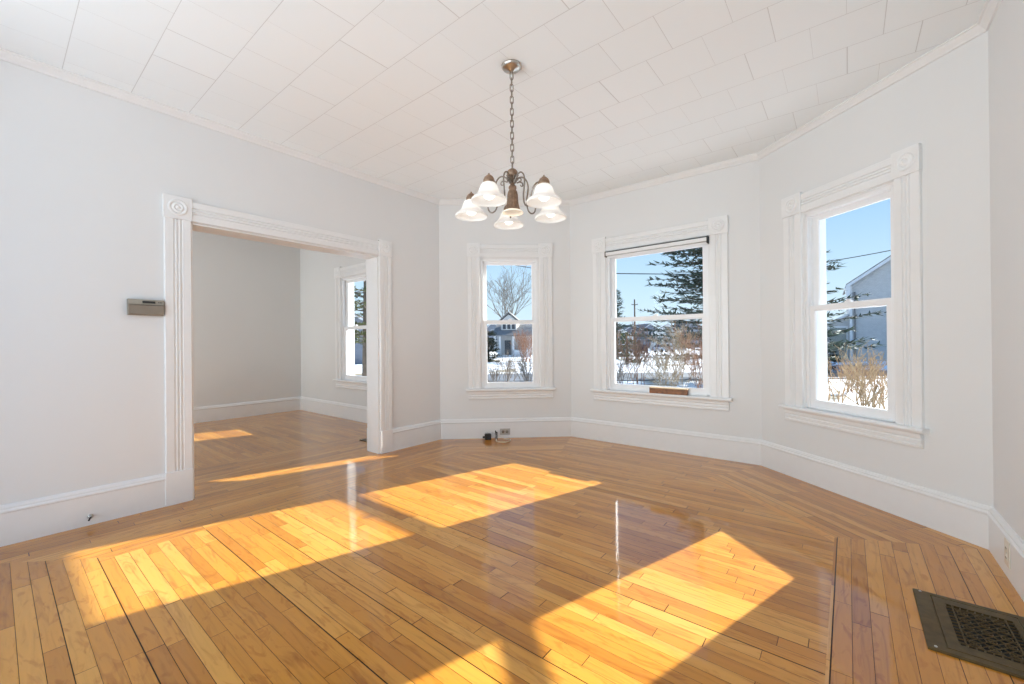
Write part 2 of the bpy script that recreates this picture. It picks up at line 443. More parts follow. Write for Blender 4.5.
def wall(name, i, ops, label, I=None, O=None, outm='ext', inm='wall'):
    I0, I1, O0, O1 = (PTS[i], PTS[i + 1], OUT[i], OUT[i + 1]) if I is None else (I[0], I[1], O[0], O[1])
    L = (V2(I1) - V2(I0)).length
    mb = MB(); a = 0.0
    for (a0, a1, z0, z1) in ops:
        wall_piece(mb, I0, I1, O0, O1, L, a, a0, 0, HC)
        if z0 > 0: wall_piece(mb, I0, I1, O0, O1, L, a0, a1, 0, z0)
        wall_piece(mb, I0, I1, O0, O1, L, a0, a1, z1, HC)
        a = a1
    wall_piece(mb, I0, I1, O0, O1, L, a, L, 0, HC)
    return mb.obj(name, [inm, outm], kind='structure', label=label)

Z_SILL, Z_HEAD = 0.575, 2.095
DOOR = (0.873, 2.412, 1.985)          # cased opening in the left wall: Y from, Y to, height
wall('wall_left', 0, [(DOOR[0] + 0.5, DOOR[1] + 0.5, 0, DOOR[2])], 'long white wall on the left with the wide cased opening', outm='wall2')
WB, WC, WD = (0.468, 1.157), (0.462, 1.527), (0.435, 1.102)
wall('wall_far_left', 1, [(WB[0], WB[1], Z_SILL, Z_HEAD)], 'white bay wall with the narrow window nearest the opening')
wall('wall_far', 2, [(WC[0], WC[1], Z_SILL, Z_HEAD)], 'white bay wall with the widest window')
wall('wall_far_right', 3, [(WD[0], WD[1], Z_SILL, Z_HEAD)], 'white bay wall with the tall narrow window on the right')
wall('wall_right', 4, [], 'white wall at the right edge of the photo')
# wall behind the camera; wide opening added to let the fill light in
wall('wall_back', 0, [(0.60, 4.0, 0, 2.62)], 'white wall behind the camera', I=[(4.257, -0.5), (0.0, -0.5)], O=[(4.457, -0.7), (-0.2, -0.7)])
# side room beyond the cased opening
R2X, R2Y = -3.59, 3.27
W4 = (1.335, 2.035)
wall('wall_side_far', 0, [], 'grey-white far wall of the side room', I=[(R2X, -0.5), (R2X, R2Y)], O=[(R2X - TW, -0.7), (R2X - TW, R2Y + TW)], inm='wall2')
wall('wall_side_window', 0, [(W4[0], W4[1], Z_SILL, Z_HEAD)], 'side room wall holding its window', I=[(R2X, R2Y), (0.0, R2Y)], O=[(R2X - TW, R2Y + TW), (0.0, R2Y + TW)], inm='wall2')
wall('wall_side_back', 0, [(1.2, 3.1, 0.3, 2.3)], 'rear wall of the side room', I=[(-0.2, -0.5), (R2X, -0.5)], O=[(-0.2, -0.7), (R2X - TW, -0.7)], inm='wall2')  # unseen opening added so the side room's fill lamp reaches in

# floor
d_b = math.atan2(4.2437 - 3.2166, 1.131)
d_d = math.atan2(3.2354 - 4.2437, 4.257 - 3.0751)
FM = [board_mat('strip_floor_field', 0.0, off=0.012), board_mat('strip_floor_border_long', PI / 2, off=0.0),
      board_mat('strip_floor_border_left_bay', d_b, off=0.02), board_mat('strip_floor_border_right_bay', d_d, off=0.03),
      board_mat('header_board_left', d_b, w=0.5, off=0.1, tone=1.12, single=True), board_mat('header_board_right', d_d, w=0.5, off=0.2, tone=1.12, single=True),
      board_mat('strip_floor_side_room', 0.0, off=0.03)]
fl = MB()
def fpoly(pts, mi): fl.add([(x, y, 0.0) for x, y in pts], [tuple(range(len(pts)))], mi)
sB0, sB1 = (0.67, 2.97), (1.39, 3.60)
sD0, sD1 = (2.808, 3.632), (3.606, 2.92)
nB = Vector((math.sin(d_b), -math.cos(d_b))) * 0.05
nD = Vector((-math.sin(-d_d), -math.cos(d_d))) * 0.05
sB0i, sB1i = (sB0[0] + nB.x - 0.02, sB0[1] + nB.y - 0.02), (sB1[0] + nB.x + 0.0, sB1[1] + nB.y)
sD0i, sD1i = (sD0[0] + nD.x, sD0[1] + nD.y), (sD1[0] + nD.x, sD1[1] + nD.y + 0.0)
fpoly([(0.0, -0.5), (0.67 + 0.15, -0.5), (0.67, 0.37), (0, -0.3)], 0)
fpoly([(0.67, 0.37), (0.82, -0.5), (3.606, -0.5), (3.606, 2.84), sD1i, sD0i, (2.79, 3.60), (3.0751, 4.2437), (1.131, 4.2437), sB1, sB1i, sB0i, (0.67, 2.93)], 0)
fpoly([(0.0, -0.3), (0.67, 0.37), (0.67, 2.97), (0.0, 3.2166)], 1)
fpoly([(0.0, 3.2166), sB0, sB1, (1.131, 4.2437)], 2)
fpoly([(3.0751, 4.2437), sD0, sD1, (4.257, 3.2354)], 3)
fpoly([(4.257, 3.2354), sD1, (3.606, -0.5), (4.257, -0.5)], 1)
fpoly([sB0, (0.67, 2.93), sB0i, sB1i, sB1], 4)
fpoly([sD0, (2.79, 3.60), sD0i, sD1i, (3.606, 2.84), sD1], 5)
# side room: border along the partition, field, borders at far wall and window wall
fpoly([(0.0, -0.5), (0.0, 3.2166), (-0.1, 3.27), (-0.20, 3.27), (-0.92, 2.62), (-0.92, -0.5)], 1)
fpoly([(-0.92, -0.5), (-0.92, 2.62), (-0.20, 3.27), (R2X, R2Y), (R2X + 0.6, R2Y - 0.6), (R2X + 0.6, -0.5)], 6)
fpoly([(R2X, -0.5), (R2X + 0.6, -0.5), (R2X + 0.6, R2Y - 0.6), (R2X, R2Y)], 1)
slab = offset_poly(PTS, -0.12)
fl.add([(R2X - .1, -0.6, -0.02)] + [(R2X - .1, R2Y + .1, -0.02)] + [(p.x, p.y, -0.02) for p in slab[1:]], [tuple(range(7))], 0)
fl.add([(R2X - .1, -0.6, -0.3)] + [(R2X - .1, R2Y + .1, -0.3)] + [(p.x, p.y, -0.3) for p in slab[1:]], [tuple(range(7))], 0)
floor = fl.obj('floor', FM, kind='structure', label='glossy honey hardwood strip floor with mitred borders')
for p in floor.data.polygons:
    if p.normal.z < 0: p.flip()
# ceiling slab
cl = MB()
op = [(-0.0, R2Y + TW)] + [(p.x, p.y) for p in OUT[2:5]] + [(4.457, -0.7), (R2X - TW, -0.7), (R2X - TW, R2Y + TW)]
op = [(R2X - TW, -0.7), (R2X - TW, R2Y + TW), (-0.134, R2Y + TW)] + [(p.x, p.y) for p in OUT[2:5]] + [(4.457, -0.7)]
cl.loft([[(x, y, HC) for x, y in op], [(x, y, HC + 0.25) for x, y in op]])
cl.obj('ceiling', ['ceil'], kind='structure', label='white ceiling of square fibre tiles in a running pattern')
# ---------------------------------------------------------------- mouldings
BASE = [(0.0, 0.0), (0.020, 0.0), (0.020, 0.178), (0.026, 0.184), (0.026, 0.192), (0.018, 0.200), (0.018, 0.208), (0.009, 0.222), (0.0, 0.224)]
CROWN = [(0.0, HC - 0.052), (0.010, HC - 0.050), (0.014, HC - 0.040), (0.030, HC - 0.022), (0.034, HC - 0.012), (0.042, HC - 0.009), (0.042, HC - 0.0005), (0.0, HC - 0.0005)]
def moulding(name, pts, i, prof, label, t0=None, t1=None):
    """profile (into room, z) swept along segment i of an open polyline, mitred at shared corners; t0/t1 trim to a run length"""
    P0, P1 = V2(pts[i]), V2(pts[i + 1]); u = (P1 - P0).normalized(); n_ = Vector((u.y, -u.x))
    r0, r1 = [], []
    for d, z in prof:
        o_ = offset_poly(pts, d)
        a = o_[i] if t0 is None else P0 + u * t0 + n_ * d
        b = o_[i + 1] if t1 is None else P0 + u * t1 + n_ * d
        r0.append((a.x, a.y, z)); r1.append((b.x, b.y, z))
    mb = MB(); mb.loft([r0, r1])
    return mb.obj(name, ['trim'], kind='structure', label=label)
moulding('baseboard_left', PTS, 0, BASE, 'tall white baseboard left of the cased opening', t0=0.0, t1=0.717 + 0.5)
moulding('baseboard_left', PTS, 0, BASE, 'short white baseboard right of the cased opening', t0=2.552 + 0.5)
moulding('baseboard_far_left', PTS, 1, BASE, 'tall white baseboard under the left bay window')
moulding('baseboard_far', PTS, 2, BASE, 'tall white baseboard under the widest window')
moulding('baseboard_far_right', PTS, 3, BASE, 'tall white baseboard under the right bay window')
moulding('baseboard_right', PTS, 4, BASE, 'tall white baseboard on the right wall')
for i, s in enumerate(('left', 'far left', 'far', 'far right', 'right')):
    moulding('trim_%d' % (i + 1), PTS, i, CROWN, 'slim white crown moulding along the %s wall' % s)
R2P = [(R2X, -0.5), (R2X, R2Y), (-0.2, R2Y)]
moulding('baseboard_side_far', R2P, 0, BASE, 'white baseboard on the far wall of the side room')
moulding('baseboard_side_window', R2P, 1, BASE, 'white baseboard under the side room window')

def fluted(w, t=0.021):
    """casing profile across its width w: (x, out) with beads at the edges and three grooves in the middle"""
    c = w / 2
    p = [(0, 0), (0, t * .8), (0.004, t), (0.012, t)]
    for g in (-0.020, 0.0, 0.020):
        p += [(c + g - 0.0075, t), (c + g - 0.004, t - 0.007), (c + g + 0.004, t - 0.007), (c + g + 0.0075, t)]
    p += [(w - 0.012, t), (w - 0.004, t), (w, t * .8), (w, 0)]
    return p
def casing_v(mb, x0, w, z0, z1, yo=0.0):
    pr = fluted(w)
    mb.loft([[(x0 + a, yo - b, z0) for a, b in pr], [(x0 + a, yo - b, z1) for a, b in pr]])
def casing_h(mb, x0, x1, z0, w, yo=0.0):
    pr = fluted(w)
    mb.loft([[(x0, yo - b, z0 + a) for a, b in pr], [(x1, yo - b, z0 + a) for a, b in pr]])
def rosette(mb, x0, x1, z0, z1, yo=0.0, t=0.028):
    mb.box(x0, x1, yo - t, yo, z0, z1)
    cx, cz = (x0 + x1) / 2, (z0 + z1) / 2
    m_ = Matrix.Translation((cx, yo - t, cz)) @ Matrix.Rotation(PI / 2, 4, 'X')
    r = min(x1 - x0, z1 - z0) * 0.5
    prof = [(r * .72, -0.002), (r * .70, 0.004), (r * .62, 0.006), (r * .52, 0.004), (r * .46, -0.001), (r * .40, 0.002), (r * .33, 0.006), (r * .25, 0.005), (r * .20, 0.0), (r * .12, 0.005), (0.0005, 0.007)]
    mb.lathe(prof, n_=28, mat=m_)

def build_window(name, P0, P1, a0, a1, wl, wr, label, lock=True):
    """double-hung window in wall P0->P1 with opening a0..a1; wl, wr = casing widths"""
    ang, L = frame(P0, P1)
    r = empty(name, (P0[0], P0[1], 0), ang, kind='structure', label=label)
    for x0, w in ((a0 - wl, wl), (a1, wr)):
        mb = MB(); casing_v(mb, x0 + 0.003, w - 0.003, 0.575, 2.100); mb.obj('side_casing', 'trim', r)
        mb = MB(); rosette(mb, x0 - 0.004, x0 + w + 0.004, 2.100, 2.262); mb.obj('corner_block', 'trim', r, bevel=0.002)
    mb = MB(); casing_h(mb, a0 + 0.004, a1 - 0.004, 2.100, 0.145); mb.obj('head_casing', 'trim', r)
    # stool and fluted apron
    mb = MB(); e0, e1 = a0 - wl - 0.026, a1 + wr + 0.026
    pr = [(0.16, 0.545), (0.16, 0.575), (-0.048, 0.575), (-0.056, 0.569), (-0.058, 0.560), (-0.054, 0.550), (-0.046, 0.546)]
    mb.loft([[(a0 + .001, y, z) for y, z in pr[:1]] + [(a0 + .001, 0.16, .575)] + [(a0 + .001, 0.0, .575), (a0 + .001, 0.0, .546)],
             [(a1 - .001, 0.16, .545), (a1 - .001, 0.16, .575), (a1 - .001, 0.0, .575), (a1 - .001, 0.0, .546)]])
    pf = [(0.0, 0.546), (0.0, 0.575)] + [(y, z) for y, z in pr[2:]]
    mb.loft([[(e0, y, z) for y, z in pf], [(e1, y, z) for y, z in pf]])
    mb.obj('stool', 'trim', r)
    mb = MB()
    pa = [(0, 0.452), (-0.018, 0.452), (-0.022, 0.458), (-0.022, 0.470), (-0.017, 0.474), (-0.017, 0.480), (-0.022, 0.484), (-0.022, 0.498), (-0.017, 0.502), (-0.017, 0.508), (-0.024, 0.514), (-0.026, 0.536), (-0.034, 0.545), (0, 0.545)]
    mb.loft([[(a0 - wl + 0.004, y, z) for y, z in pa], [(a1 + wr - 0.004, y, z) for y, z in pa]])
    mb.obj('apron', 'trim', r)
    # jamb lining and vinyl frame
    z0, z1 = 0.575, 2.095
    mb = MB()
    for (x0, x1) in ((a0, a0 + 0.014), (a1 - 0.014, a1)): mb.box(x0, x1, 0.0, TW, z0, z1)
    mb.box(a0 + 0.014, a1 - 0.014, 0.0, TW, z1 - 0.012, z1)
    mb.obj('jamb', 'trim', r)
    mb = MB(); f0, f1, b, t = a0 + 0.014, a1 - 0.014, z0, z1 - 0.012
    for (x0, x1) in ((f0, f0 + 0.020), (f1 - 0.020, f1)):
        mb.box(x0, x1, 0.034, 0.046, b, t); mb.box(x0, x1, 0.120, 0.134, b, t)
        mb.box(x0 if x0 == f0 else x1 - 0.010, x0 + 0.010 if x0 == f0 else x1, 0.046, 0.120, b, t)
        mb.box(x0 if x0 == f0 else x1 - 0.020, x0 + 0.020 if x0 == f0 else x1, 0.080, 0.085, b, t)
    mb.box(f0, f1, 0.034, 0.134, t - 0.022, t)
    mb.box(f0, f1, 0.034, 0.060, b, b + 0.012); mb.box(f0, f1, 0.060, 0.150, b - 0.004, b + 0.008)
    fo_ = mb.obj('window_frame', 'vinyl', r, bevel=0.0015); fo_.location = (0, -0.028, 0)
    def sash(nm, y0, y1, zb, zt, rb, rt, st=0.045):
        mb = MB(); x0, x1 = f0 + 0.012, f1 - 0.012
        # mitred sash members with a stepped inner edge
        def ring(y, ins, rb_, rt_):
            return [(x0 + ins, y, zb + rb_), (x1 - ins, y, zb + rb_), (x1 - ins, y, zt - rt_), (x0 + ins, y, zt - rt_)]
        outer0, outer1 = ring(y0, 0, 0, 0), ring(y1, 0, 0, 0)
        i0, i1 = ring(y0, st, rb, rt), ring(y1, st, rb, rt)
        s0, s1 = ring(y0 + 0.006, st + 0.008, rb + 0.008, rt + 0.008), ring(y1 - 0.006, st + 0.008, rb + 0.008, rt + 0.008)
        o = outer0 + i0 + s0 + s1 + i1 + outer1
        fs = []
        for k_ in range(6):
            A_, B_ = k_ * 4, ((k_ + 1) % 6) * 4
            for j in range(4): fs.append((A_ + j, A_ + (j + 1) % 4, B_ + (j + 1) % 4, B_ + j))
        mb.add(o, fs)
        so = mb.obj(nm, 'vinyl', r, bevel=0.0012); so.location = (0, -0.028, 0)
        g = MB(); ym = (y0 + y1) / 2
        g.box(x0 + st + 0.004, x1 - st - 0.004, ym - 0.002, ym + 0.002, zb + rb + 0.004, zt - rt - 0.004)
        g.obj('pane', 'glass', so)
        return so
    lo = sash('lower_sash', 0.047, 0.079, b + 0.010, 1.368, 0.052, 0.036)
    up = sash('upper_sash', 0.086, 0.118, 1.322, t - 0.018, 0.036, 0.036)
    if lock:
        mb = MB(); xm = (a0 + a1) / 2
        mb.box(xm - 0.022, xm + 0.022, 0.050, 0.072, 1.368, 1.378); mb.lathe([(0.001, 0.012), (0.010, 0.010), (0.011, 0.0)], c=(xm, 0.062, 1.377), n_=12)
        mb.box(xm - 0.003, xm + 0.026, 0.040, 0.052, 1.378, 1.386)
        mb.obj('sash_lock', 'vinyl', lo)
    # exterior sill
    mb = MB(); mb.loft([[(x, 0.134, 0.545), (x, 0.25, 0.530), (x, 0.25, 0.555), (x, 0.134, 0.575)] for x in (a0 - 0.0, a1 + 0.0)])
    mb.obj('outer_sill', 'trim', r)
    return r
build_window('window_1', PTS[1], PTS[2], WB[0], WB[1], 0.145, 0.155, 'narrow white double-hung window in the left bay wall, bare tree beyond')
build_window('window_2', PTS[2], PTS[3], WC[0], WC[1], 0.160, 0.160, 'widest white double-hung window in the middle of the bay')
build_window('window_3', PTS[3], PTS[4], WD[0], WD[1], 0.170, 0.145, 'tall narrow double-hung window in the right bay wall, grey house beyond')
build_window('window_4', (R2X, R2Y), (0, R2Y), W4[0], W4[1], 0.155, 0.155, 'white double-hung window of the side room seen through the opening')

# cased opening
ang, L = frame(PTS[0], PTS[1])
dr = empty('door_1', (0, 0, 0), PI / 2, kind='structure', label='wide cased opening to the side room with rosette corner blocks')
y0d, y1d, zd = DOOR[0], DOOR[1], DOOR[2]
for yo, sgn in ((0.0, 1), (TW, -1)):
    for (x0, w) in ((y0d - 0.155, 0.155), (y1d, 0.140)):
        mb = MB()
        if sgn == 1: casing_v(mb, x0 + 0.003, w - 0.003, 0.228, 1.990)
        else: mb.box(x0 + .003, x0 + w, TW, TW + 0.021, 0.228, 1.990)
        mb.obj('side_casing', 'trim', dr)
        mb = MB()
        if sgn == 1: mb.box(x0 - 0.002, x0 + w + 0.0, -0.027, 0, 0.0, 0.228)
        else: mb.box(x0 - 0.002, x0 + w, TW, TW + 0.027, 0.0, 0.228)
        mb.obj('plinth_block', 'trim', dr, bevel=0.003)
        mb = MB()
        if sgn == 1: rosette(mb, x0 - 0.004, x0 + w + 0.004, 1.990, 2.150)
        else: mb.box(x0 - .004, x0 + w + .004, TW, TW + 0.028, 1.990, 2.150)
        mb.obj('corner_block', 'trim', dr, bevel=0.002)
    mb = MB()
    if sgn == 1: casing_h(mb, y0d + 0.004, y1d - 0.004, 1.990, 0.142)
    else: mb.box(y0d + .004, y1d - .004, TW, TW + 0.021, 1.990, 2.132)
    mb.obj('head_casing', 'trim', dr)
mb = MB()
mb.box(y0d - 0.0, y0d + 0.012, -0.0, TW, 0.0, zd + 0.005); mb.box(y1d - 0.012, y1d, 0.0, TW, 0.0, zd + 0.005); mb.box(y0d, y1d, 0.0, TW, zd - 0.010, zd + 0.005)
mb.obj('jamb', 'trim', dr)

# ---------------------------------------------------------------- chandelier
CH = Vector((2.119, 1.929, 0))
BULB_W = 0.10
def chandelier():
    r = empty('chandelier', (CH.x, CH.y, HC), YAW, label='five-arm bronze chandelier with frosted bell shades hanging on a chain', cat='chandelier')
    Z = lambda z: z - HC      # absolute height -> local
    mb = MB(); mb.lathe([(0.0005, 0), (0.060, 0), (0.061, -0.004), (0.058, -0.010), (0.052, -0.018), (0.036, -0.026), (0.016, -0.031), (0.012, -0.036), (0.0005, -0.037)], n_=36)
    mb.obj('canopy', 'nickel', r)
    ch = bpy.data.objects.new('chain', None); COL.objects.link(ch); ch.parent = r; ch.empty_display_size = 0.05
    mb = MB(); mb.tube([(0.0, 0.0065 * math.cos(t), 0.0065 * math.sin(t) - 0.038) for t in [2 * PI * j / 14 for j in range(15)]], 0.0016, 6); mb.obj('chain_loop', 'nickel', ch)
    zt, zb = -0.042, Z(2.142)
    nl = 16; step = (zt - zb) / nl
    hl, hw = step * 0.64, 0.0092
    lm = MB(); pts = []
    for j in range(25):
        t = 2 * PI * j / 24
        pts.append((hw * math.cos(t), 0, (hl - hw) * (1 if math.sin(t) > 0 else -1) * (1 if abs(math.sin(t)) > .05 else 0) + hw * math.sin(t)))
    pts = [(hw * math.cos(a), 0, (hl - hw) + hw * math.sin(a)) for a in [PI * j / 8 for j in range(9)]] + [(hw * math.cos(a), 0, -(hl - hw) + hw * math.sin(a)) for a in [PI + PI * j / 8 for j in range(9)]]
    pts.append(pts[0]); lm.tube(pts, 0.0028, 6)
    l0 = lm.obj('chain_link', 'armmet', ch); l0.location = (0, 0, zt - step * .5)
    for j in range(1, nl):
        l = l0.copy(); COL.objects.link(l); l.parent = ch
        l.location = (0, 0, zt - step * (j + .5)); l.rotation_euler = (0, 0, (j % 2) * PI / 2 + 0.25)
    l0.rotation_euler = (0, 0, 0.25)
    # crown ball, leaf collar, fluted body
    mb = MB(); mb.lathe([(0.0005, 2.150), (0.006, 2.147), (0.010, 2.141), (0.022, 2.135), (0.031, 2.124), (0.033, 2.112), (0.029, 2.098), (0.020, 2.088), (0.0005, 2.086)], c=(0, 0, -HC), n_=28)
    mb.obj('crown_ball', 'bronze', r)
    mb = MB()
    for j in range(10):
        a = 2 * PI * j / 10; ca, sa = math.cos(a), math.sin(a); prev = []
        rings = []
        for (rr, z, w) in ((0.010, 2.052, 0.004), (0.016, 2.066, 0.009), (0.026, 2.080, 0.010), (0.038, 2.090, 0.007), (0.046, 2.092, 0.002)):
            c_ = Vector((rr * ca, rr * sa, z - HC)); t_ = Vector((-sa, ca, 0)) * w; n2 = Vector((ca * .3, sa * .3, 1)).normalized() * 0.0025
            rings.append([c_ - t_, c_ + n2, c_ + t_, c_ - n2])
        mb.loft(rings, smooth=True)
    mb.obj('leaf_collar', 'armmet', r)
    prof = [(0.0005, 2.090), (0.012, 2.085), (0.011, 2.050), (0.016, 2.042), (0.022, 2.036), (0.024, 2.026), (0.021, 2.016), (0.022, 2.012), (0.028, 2.002), (0.030, 1.985), (0.031, 1.96), (0.034, 1.93), (0.040, 1.905), (0.050, 1.890), (0.050, 1.886), (0.038, 1.890), (0.0005, 1.90)]
    mb = MB(); rings = []
    for rr, z in prof:
        fl_ = 0.0016 if 1.90 < z < 2.0 else 0.0
        rings.append([Vector(((rr + fl_ * math.cos(t * 14)) * math.cos(t), (rr + fl_ * math.cos(t * 14)) * math.sin(t), z - HC)) for t in [2 * PI * j / 84 for j in range(84)]])
    mb.loft(rings, True, False, smooth=True); mb.obj('body', 'bronze', r)
    mb = MB(); mb.lathe([(0.040, 1.895), (0.052, 1.889), (0.061, 1.880), (0.063, 1.876), (0.058, 1.877), (0.045, 1.886), (0.0005, 1.893)], c=(0, 0, -HC), n_=36)
    mb.obj('downlight_glass', 'downglass', r)
    # arms
    ar = []
    path = [(0.014, 2.055), (0.030, 2.078), (0.052, 2.098), (0.076, 2.098), (0.096, 2.078), (0.104, 2.045), (0.100, 2.005), (0.094, 1.965), (0.096, 1.925), (0.108, 1.898), (0.128, 1.888), (0.146, 1.900), (0.155, 1.930), (0.163, 1.962), (0.180, 1.988), (0.205, 1.999), (0.234, 1.992)]
    def cr(P, n_=4):
        out = []
        for i in range(len(P) - 1):
            p0, p1, p2, p3 = P[max(i - 1, 0)], P[i], P[i + 1], P[min(i + 2, len(P) - 1)]
            for k_ in range(n_):
                t = k_ / n_
                out.append(tuple(0.5 * ((2 * b) + (-a + c) * t + (2 * a - 5 * b + 4 * c - d) * t * t + (-a + 3 * b - 3 * c + d) * t ** 3) for a, b, c, d in zip(p0, p1, p2, p3)))
        out.append(P[-1]); return out
    am = MB(); am.tube([(a, 0, z - HC) for a, z in cr(path)], 0.0046, 8)
    sc = [(0.030, 2.062), (0.050, 2.070), (0.066, 2.066), (0.070, 2.052), (0.060, 2.046), (0.053, 2.054)]
    am.tube([(a, 0.004, z - HC) for a, z in cr(sc)], [0.004] * 15 + [0.003] * 6, 6)
    RA = 0.258
    hm = MB()
    hm.lathe([(0.0005, 2.026), (0.004, 2.024), (0.005, 2.018), (0.013, 2.013), (0.024, 2.003), (0.031, 1.988), (0.033, 1.973), (0.031, 1.970), (0.0005, 1.971)], c=(RA, 0, -HC), n_=24)
    sm = MB()
    so = [(0.026, 1.974), (0.036, 1.969), (0.045, 1.959), (0.051, 1.945), (0.056, 1.929), (0.063, 1.914), (0.075, 1.902), (0.088, 1.893), (0.0965, 1.884), (0.0985, 1.877), (0.0975, 1.872)]
    si = [(a - 0.0035, z - 0.001) for a, z in reversed(so)]
    sm.lathe(so + si, c=(RA, 0, -HC), n_=36)
    bm_ = MB()
    bm_.lathe([(0.012, 1.970), (0.013, 1.958), (0.020, 1.944), (0.029, 1.926), (0.031, 1.910), (0.027, 1.896), (0.016, 1.886), (0.0005, 1.882)], c=(RA, 0, -HC), n_=20)
    A0, H0, S0, B0 = am.obj('arm', 'armmet', r), hm.obj('shade_holder', 'bronze', r), sm.obj('shade', 'shade', r), None
    B0 = bm_.obj('bulb', 'bulb', S0)
    for j, deg in enumerate((96, 168, 240, 312, 24)):
        rz = R(deg)
        if j == 0: a_, h_, s_, b_ = A0, H0, S0, B0
        else:
            a_, h_, s_, b_ = A0.copy(), H0.copy(), S0.copy(), B0.copy()
            for q in (a_, h_, s_, b_): COL.objects.link(q)
            a_.parent = h_.parent = s_.parent = r; b_.parent = s_
        for q in (a_, h_, s_): q.rotation_euler = (0, 0, rz)
        ld = bpy.data.lights.new('bulb_light', 'POINT'); ld.energy = BULB_W; ld.color = (1.0, 0.96, 0.9); ld.shadow_soft_size = 0.04
        lo_ = bpy.data.objects.new('bulb_light', ld); COL.objects.link(lo_); lo_.parent = r
        lo_.location = (RA * math.cos(rz), RA * math.sin(rz), 1.868 - HC)
    return r
chandelier()

# ---------------------------------------------------------------- small things in the room
def on_wall(P0, P1): return frame(P0, P1)[0]
# thermostat
t = empty('thermostat', (0.0, 0.6215, 1.306), PI / 2, label='beige metal thermostat on the left wall beside the opening', cat='thermostat')
mb = MB(); mb.box(-0.093, 0.093, -0.030, 0.0, 0.0, 0.105); mb.obj('housing', 'thermo', t, bevel=0.003)
mb = MB(); mb.loft([[(x, -0.030, 0.004), (x, -0.038, 0.008), (x, -0.040, 0.066), (x, -0.030, 0.069)] for x in (-0.090, 0.090)]); mb.obj('cover', 'thermo', t, bevel=0.001)
mb = MB(); mb.loft([[(x, -0.030, 0.071), (x, -0.037, 0.073), (x, -0.031, 0.103), (x, -0.030, 0.103)] for x in (-0.090, 0.090)]); mb.obj('top_panel', 'thermo2', t, bevel=0.001)
mb = MB(); mb.loft([[(x, -0.0385, 0.080), (x, -0.0365, 0.095), (x, -0.033, 0.095), (x, -0.033, 0.080)] for x in (-0.020, 0.046)]); mb.obj('display', 'dark', t)
mb = MB()
for k_ in range(3): mb.box(0.062 + k_ * 0.008, 0.066 + k_ * 0.008, -0.0372, -0.030, 0.084, 0.092)
mb.obj('vent_slot', 'dark', t)
# coax stub on the left baseboard
t = empty('coax_connector', (0.020, 0.353, 0.055), PI / 2, label='small metal coax connector sticking out of the left baseboard', cat='connector')
mb = MB(); m_ = Matrix.Rotation(PI / 2, 4, 'X')
mb.lathe([(0.0005, -0.001), (0.014, -0.001), (0.013, 0.004), (0.006, 0.007), (0.0005, 0.007)], n_=18, mat=m_); mb.obj('collar', 'steel', t)
mb = MB(); mb.lathe([(0.007, 0.0), (0.007, 0.012), (0.0085, 0.013), (0.0085, 0.026), (0.005, 0.027), (0.0005, 0.020)], n_=6, mat=m_, smooth=False); mb.obj('hex_nut', 'steel', t)
mb = MB(); mb.tube([(0, -0.020, 0), (-0.006, -0.034, -0.004), (-0.012, -0.040, -0.016)], 0.0045, 8); mb.obj('cable_stub', 'black', t)

def outlet(name, P0, rz, label, pm, horiz, hm_):
    t = empty(name, P0, rz, label=label, cat='power outlet')
    w, h = (0.118, 0.073) if horiz else (0.073, 0.118)
    mb = MB(); mb.box(-w / 2, w / 2, -0.005, 0.0, -h / 2, h / 2); mb.obj('cover_plate', pm, t, bevel=0.002)
    for s in (-1, 1):
        cx, cz = (s * 0.022, 0) if horiz else (0, s * 0.022)
        mb = MB(); m_ = Matrix.Translation((cx, -0.005, cz)) @ Matrix.Rotation(PI / 2, 4, 'X')
        mb.lathe([(0.0175, -0.001), (0.0170, 0.0018), (0.0005, 0.0018)], n_=20, mat=m_); sk = mb.obj('socket', hm_, t)
        mb = MB()
        for q in (-0.006, 0.006):
            if horiz: mb.box(cx - 0.004, cx + 0.004, -0.0078, -0.006, cz + q - 0.001, cz + q + 0.001)
            else: mb.box(cx + q - 0.001, cx + q + 0.001, -0.0078, -0.006, cz - 0.004, cz + 0.004)
        mb.obj('slots', 'black', sk)
    mb = MB(); m_ = Matrix.Translation((0, -0.005, 0)) @ Matrix.Rotation(PI / 2, 4, 'X')
    mb.lathe([(0.003, -0.001), (0.0028, 0.001), (0.0005, 0.0012)], n_=10, mat=m_); mb.obj('screw', 'steel', t)
    return t
ub = Vector((math.cos(d_b), math.sin(d_b))); nbi = Vector((math.sin(d_b), -math.cos(d_b)))
q = V2(PTS[1]) + ub * 0.744 + nbi * 0.020
outlet('wall_outlet', (q.x, q.y, 0.073), d_b, 'steel-plated outlet lying sideways in the baseboard below the narrow bay window', 'steel', True, 'thermo')
outlet('wall_outlet', (4.237, 2.885, 0.118), -PI / 2, 'ivory upright outlet in the baseboard of the right wall', 'ivory', False, 'ivory')

# black adapter, plug and cream cord on the floor by the baseboard
def cf(x, y): # ground point x to the right of and y ahead of the camera's standpoint
    c_, s_ = math.cos(YAW), math.sin(YAW)
    return Vector((CAM.x + c_ * x - s_ * y, CAM.y + s_ * x + c_ * y))
a = V2(PTS[1]) + ub * 0.545 + nbi * 0.085
t = empty('power_adapter', (a.x, a.y, 0.0), d_b + 0.15, label='small black power adapter lying on the floor against the bay baseboard', cat='adapter')
mb = MB(); mb.box(-0.036, 0.036, -0.022, 0.024, 0.0, 0.068); mb.obj('body', 'black', t, bevel=0.006)
mb = MB(); mb.box(-0.060, -0.036, -0.012, 0.012, 0.020, 0.040); mb.obj('cable_gland', 'black', t, bevel=0.004)
mb = MB(); mb.box(-0.030, -0.024, -0.006, 0.006, 0.068, 0.082); mb.box(-0.010, -0.004, -0.006, 0.006, 0.068, 0.082); mb.obj('prongs', 'steel', t)
b_ = V2(PTS[1]) + ub * 0.640 + nbi * 0.10
